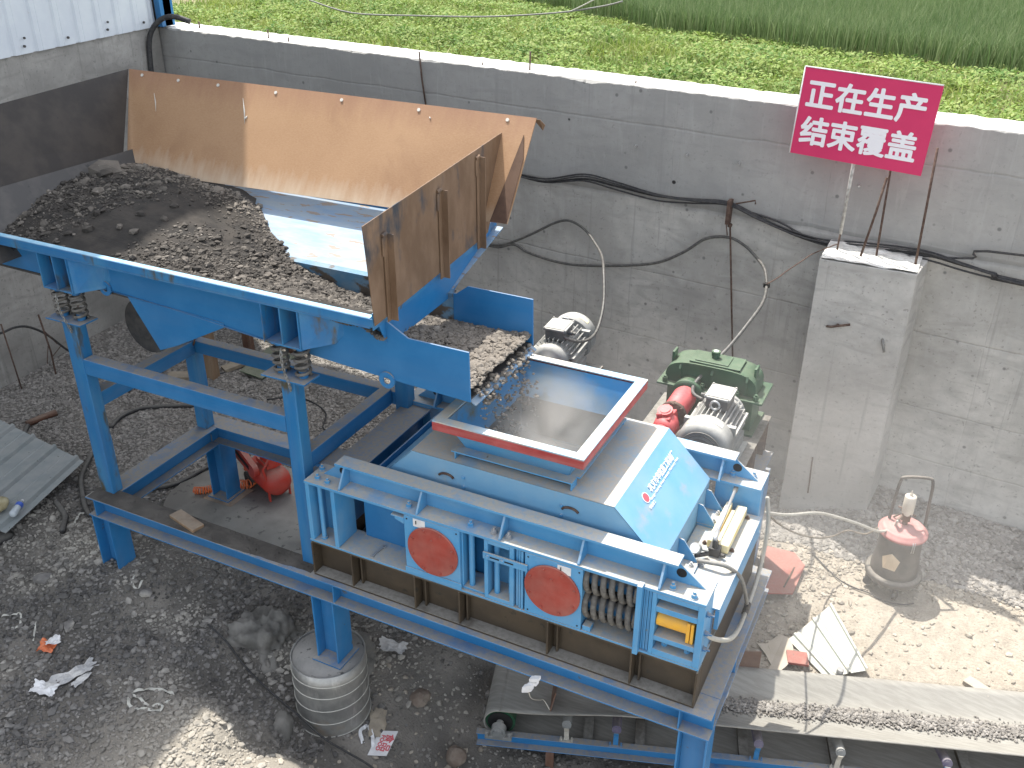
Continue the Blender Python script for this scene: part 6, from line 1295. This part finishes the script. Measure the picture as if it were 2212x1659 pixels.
zz = gl(2.6, -.02)+.035; mb = MB(); pa, pb = Vector((.07, .02, .012)), Vector((-.012, .10, .02)); pc_ = Vector((2.62, .0, zz)); mb.obox(pc_, pa, pb, pa.cross(pb).normalized()*.004); build(mb, 'bag', 'plastic_white', pk, bevel=.002)
for k, (s, sz, v_) in enumerate((('食品', .075, .45), ('FOOD', .045, -.25))):
    me = text_mesh(s, sz, .001); place_text(me, 'lettering', frame4(pc_+pb*v_+pa.cross(pb).normalized()*.0055, pb, -pa), 'logo_red', pk) if False else place_text(me, 'lettering', frame4(pc_+pa*(v_)+pa.cross(pb).normalized()*.0055, -pb, pa), 'logo_red', pk)
ribbon('packing_strap', [(2.50, -.08), (2.44, -.02), (2.46, .05), (2.53, .0), (2.58, -.07)], .028, 'plastic_white', 'white plastic strip folded beside the printed packet')
cable('steel_wire', [(1.05, .0, gl(1.05, 0)+.05)]+[(p[0], p[1], max(p[2], gl(p[0], p[1])+.03)) for p in TR['wirefront'][1:]]+[(2.9, -.25, gl(2.9, -.25)+.02)], .008, 'cable', 'dark straight wire running down the gravel past the round footing', 'wire')
mb = MB(); c = Vector((3.82, -.03, -.03)); 
for k in range(7):
    a = Vector((.012*math.sin(k*2.1), .0+.01*math.cos(k*1.3), .022*(k-3))); mb.obox(c+a+Vector((.012*(k-3), 0, 0)), (.022, .004*math.sin(k), .010), (.004, .012, .006), (-.002, .002, .010))
single(mb, 'plastic_scrap', 'plastic_white', 'white plastic scrap fluttering on the edge of the front blue beam', 'plastic scrap', loc=c)
cable('thin_string', [(3.79, -.01, -.08), (3.80, .02, -.2), (3.80, .15, -.34), (3.79, .25, -.44), (3.83, .26, -.52)], .0035, 'hose_pale', 'thin pale string hanging from the white scrap under the beam', 'string')
# overhead wires in the field
cable('overhead_wire', TR['fieldwire1'], .010, 'hose_grey', 'thin sagging overhead wire crossing in front of the field', 'wire')
cable('overhead_wire', TR['fieldwire2'], .008, 'hose_pale', 'short pale wire crossing the sagging one before the field', 'wire')

# ================================================================ GRAVEL
CM = cam.matrix_world.inverted(); Kx, Ky = 2089/1106., 2089/829.5
def vis(x, y, z, mrg=1.12):
    q = CM @ Vector((x, y, z)); return q.z < 0 and abs(q.x/-q.z*Kx) < mrg and abs(q.y/-q.z*Ky) < mrg
rg = np.random.default_rng(21)
def scatter(n, box, dens, sizes, probs, hk=.25):
    P, S = [], []; xs = rg.uniform(box[0], box[1], n); ys = rg.uniform(box[2], box[3], n); rr = rg.random(n); ss = rg.choice(sizes, n, p=probs)*rg.uniform(.75, 1.3, n)
    for x, y, r_, s in zip(xs, ys, rr, ss):
        if r_ > dens(x, y): continue
        z = gl(x, y)
        if not vis(x, y, z): continue
        if y > wy(x)-.01 or x < wxl(y)+.01: continue
        P.append((x, y, z+s*hk)); S.append(s)
    return P, S
def east(x, y): return 1/(1+math.exp(-(x-4.35+.35*mnoise.noise((x, y, 0)))*6))
def inslab(x, y): return ((abs(x-.62)/1.02)**2.6+(abs(y-1.32)/.62)**2.6) < 1.05
def back(x, y):
    if inslab(x, y): return 0
    e = east(x, y); f_ = min(1, max(0, (y-.95-.25*mnoise.noise((x, y, 5)))/.35)) if x < 2 else min(1, max(0, (y-1.9)/.4))
    return (1-e)*f_
P, S = scatter(100000, (-3.9, 4.9, .8, 5.2), back, [.010, .0135, .0175, .022], [.3, .4, .24, .06]); stones(P, S, 'stone_grey', 'grey_gravel', 'even grey gravel covering the yard floor below the end wall', 31)
print('back', len(P))
def front(x, y):
    if inslab(x, y): return 0
    e = east(x, y); f_ = min(1, max(0, (1.15+.25*mnoise.noise((x, y, 5))-y)/.35)) if x < 2 else min(1, max(0, (2.1-y)/.4))
    dark = .95 if x < 2.3 else .35*max(.15, (1.2-abs(y-.8)))
    return (1-e)*f_*dark*(.75+.5*mnoise.noise((x*2, y*2, 8)))
P, S = scatter(80000, (-2.6, 4.4, -2.2, 1.6), front, [.0075, .0115, .017, .027], [.40, .36, .19, .05]); stones(P, S, 'stone_front', 'dark_gravel', 'loose dark crushed gravel and fines on the ground before the frame', 32)
print('front', len(P))
def wallg(x, y):
    e = east(x, y); edge = 3.28+.10*mnoise.noise((x*1.5, 0, 0))-.05*(x-5.5); return e*(1 if y > edge else 0)
P, S = scatter(26000, (4.2, 9, 2.9, 4.6), wallg, [.018, .023, .028], [.3, .45, .25]); stones(P, S, 'stone_grey', 'rounded_gravel', 'rounded grey gravel banked along the foot of the wall by the buttress', 33)
print('wall', len(P))
def pale(x, y):
    e = east(x, y); edge = 3.28; k = max(0, 1-abs(y-3.2)/.22)*.9; l = max(0, 1-abs(x-5.15+.12*(y-2.2))/.42)*.8; return e*(.05+.8*k+.7*l)*(1 if y < 3.34 else 0)*(.6+.9*max(0, mnoise.noise((x*3, y*3, 3))+.25))
P, S = scatter(34000, (4.2, 9, 1.2, 3.4), pale, [.006, .011, .017, .024], [.4, .3, .22, .08]); stones(P, S, 'stone_pale', 'pale_rubble', 'pale dusty rubble scattered over the dry ground around the grease pump', 34)
print('pale', len(P))
P = []; S = []
for k in range(260): x = rg.uniform(2.3, 4.9); y = rg.uniform(-.9, .6); s = rg.choice([.012, .018, .026]); P.append((x, y, gl(x, y)+s*.3)); S.append(s)
stones(P, S, 'stone_pale', 'pit_stones', 'scattered pale pebbles on the dark soil by the conveyor tail', 35)

# ================================================================ GRASS
def blades(n, box, dens, z0, hmin, hmax, wd, name, m_, label, seed, lean=.5, per=1):
    rg = np.random.default_rng(seed); xs = rg.uniform(box[0], box[1], n); ys = rg.uniform(box[2], box[3], n); keep = []
    for i in range(n):
        if rg.random() < dens(xs[i], ys[i]) and vis(xs[i], ys[i], z0, 1.06): keep.append(i)
    xs, ys = xs[keep], ys[keep]; k = len(xs); h = rg.uniform(hmin, hmax, k); a = rg.uniform(0, 2*math.pi, k); l = np.abs(rg.normal(0, lean, k)); b = rg.uniform(0, 2*math.pi, k); w_ = wd*rg.uniform(.6, 1.4, k)
    hm = np.array([1+.5*mnoise.noise((x*1.1, y*1.1, 4))+.25*mnoise.noise((x*3.3, y*3.3, 4)) for x, y in zip(xs, ys)]) if name != 'wheat_field' else np.ones(k); h = h*np.clip(hm, .35, 1.6)*(np.array([min(1, max(.4, (edge_n(x)-y)/1.3)) for x, y in zip(xs, ys)]) if name != 'wheat_field' else 1)
    base = np.stack([xs, ys, np.full(k, z0)], 1); sd_ = np.stack([np.cos(a), np.sin(a), np.zeros(k)], 1)*w_[:, None]; ln = np.stack([np.cos(b)*l, np.sin(b)*l, np.ones(k)], 1)*h[:, None]
    V = np.stack([base-sd_, base+sd_, base+ln*np.array([.45, .45, .62])+sd_*.85, base+ln*np.array([.45, .45, .62])-sd_*.85, base+ln*np.array([1.05, 1.05, .92])], 1).reshape(-1, 3)
    me = bpy.data.meshes.new(name); me.vertices.add(len(V)); me.vertices.foreach_set('co', V.astype(np.float32).ravel())
    o5 = 5*np.arange(k)[:, None]; q = o5+np.array([[0, 1, 2, 3]]); t_ = o5+np.array([[3, 2, 4]]); loops = np.concatenate([q, t_], 1).ravel(); st_ = (7*np.arange(k)[:, None]+np.array([[0, 4]])).ravel()
    me.loops.add(len(loops)); me.loops.foreach_set('vertex_index', loops.astype(np.int32)); me.polygons.add(2*k); me.polygons.foreach_set('loop_start', st_.astype(np.int32)); me.materials.append(MATS[m_]); me.update(calc_edges=True); me.validate()
    o = bpy.data.objects.new(name, me); link(o); print(name, k); return tag(o, label, 'grass' if name != 'wheat_field' else 'crop', kind='stuff')
def wedge(x): # front edge of the wheat
    return float(np.interp(x, [-6, -1.9, 1.36, 5.85, 9], [13.9, 11.6, 9.55, 8.4, 7.65]))
def edge_n(x): return wedge(x)+.22*mnoise.noise((x*1.3, 0, 0))
def dw(x, y):
    if y < wy(x)+.42 or y > edge_n(x)+.15: return 0
    bare = mnoise.noise((x*.8+3, y*.8, 6)); r_ = 1 if x < 4.6 else max(.2, 1-.45*(x-4.6))
    return r_*(1 if bare < .25 else .55)
blades(100000, (-6.5, 8.5, 4.6, 15), dw, 2.42, .06, .20, .008, 'weeds', 'weeds', 'yellow green weeds growing along the top of the bank behind the wall', 41, .75)
blades(330000, (-5, 16, 7.6, 23), lambda x, y: 0 if y < edge_n(x) else min(1, 1.25-.045*(y-9)), 2.42, .34, .46, .0052, 'wheat_field', 'wheat', 'dense dark green wheat standing in the field beyond the weeds', 42, .24)

def clumps(n, seed):
    rg = np.random.default_rng(seed); V = []; F = []
    cs = [(x, y) for x, y in zip(rg.uniform(-6, 8.5, n), rg.uniform(4.7, 14.5, n)) if dw(x, y) > 0 and vis(x, y, 2.5, 1.05)]
    for x, y in cs:
        big = rg.random() < .35+.6*mnoise.noise((x*.9, y*.9, 2)); R_ = rg.uniform(.05, .11) if not big else rg.uniform(.12, .27); hh_ = R_*rg.uniform(.7, 1.15)*min(1, max(.3, (edge_n(x)-y)/1.5))
        for k in range(int(rg.integers(9, 16) if not big else rg.integers(40, 75))):
            a = rg.uniform(0, 6.28); r_ = R_*rg.uniform(.1, 1); c = Vector((x+r_*math.cos(a), y+r_*math.sin(a), 2.44+hh_*rg.uniform(.25, 1)*(1-.4*r_/R_))); d = Vector((math.cos(a), math.sin(a), rg.uniform(-.3, .8))).normalized(); sdv = d.cross(Vector((rg.normal(0, .4), rg.normal(0, .4), 1))).normalized(); l_ = rg.uniform(.022, .062); w_ = l_*rg.uniform(.25, .5); o = len(V)
            V += [c, c+d*l_*.5+sdv*w_, c+d*l_, c+d*l_*.5-sdv*w_]; F.append((o, o+1, o+2, o+3))
    mb = MB(); mb.add(V, F, False); o = build(mb, 'broadleaf_weeds', 'broadleaf'); tag(o, 'clumps of broad leaved weeds among the grass on the bank', 'weeds', kind='stuff'); print('clumps', len(cs))
clumps(7500, 77)

M2 = bpy.data.materials.new('dust_thin'); M2.use_nodes = True; t = M2.node_tree; t.nodes.clear(); N = t.nodes; L = t.links; MATS['dust_thin'] = M2
vo = N.new('ShaderNodeVolumePrincipled'); vo.inputs['Color'].default_value = (.90, .87, .82, 1)
tc = N.new('ShaderNodeTexCoord'); ln = N.new('ShaderNodeVectorMath'); ln.operation = 'LENGTH'; mp = N.new('ShaderNodeMapping'); mp.inputs['Scale'].default_value = (1/2.6, 1/2.1, 1/1.25)
L.new(tc.outputs['Object'], mp.inputs[0]); L.new(mp.outputs[0], ln.inputs[0])
dn = mth(N, L, 'MULTIPLY', mth(N, L, 'MULTIPLY', rmp(N, L, nz(N, L, tc.outputs['Object'], 1.1, 3), .3, .7, .3, 1), rmp(N, L, ln.outputs['Value'], .2, 1.0, 1, 0)), .16)
L.new(dn, vo.inputs['Density']); o_ = N.new('ShaderNodeOutputMaterial'); L.new(vo.outputs[0], o_.inputs['Volume'])
bmv = bmesh.new(); bmesh.ops.create_icosphere(bmv, subdivisions=3, radius=1.0); me = bpy.data.meshes.new('dust_haze')
for v in bmv.verts: v.co = (v.co.x*2.6, v.co.y*2.1, v.co.z*1.25)
bmv.to_mesh(me); bmv.free(); me.materials.append(M2)
dc = bpy.data.objects.new('dust_haze', me); dc.location = (4.8, 1.9, .45); link(dc); tag(dc, 'thin dust hanging in the air by the crusher end and grease pump', 'dust', kind='stuff')
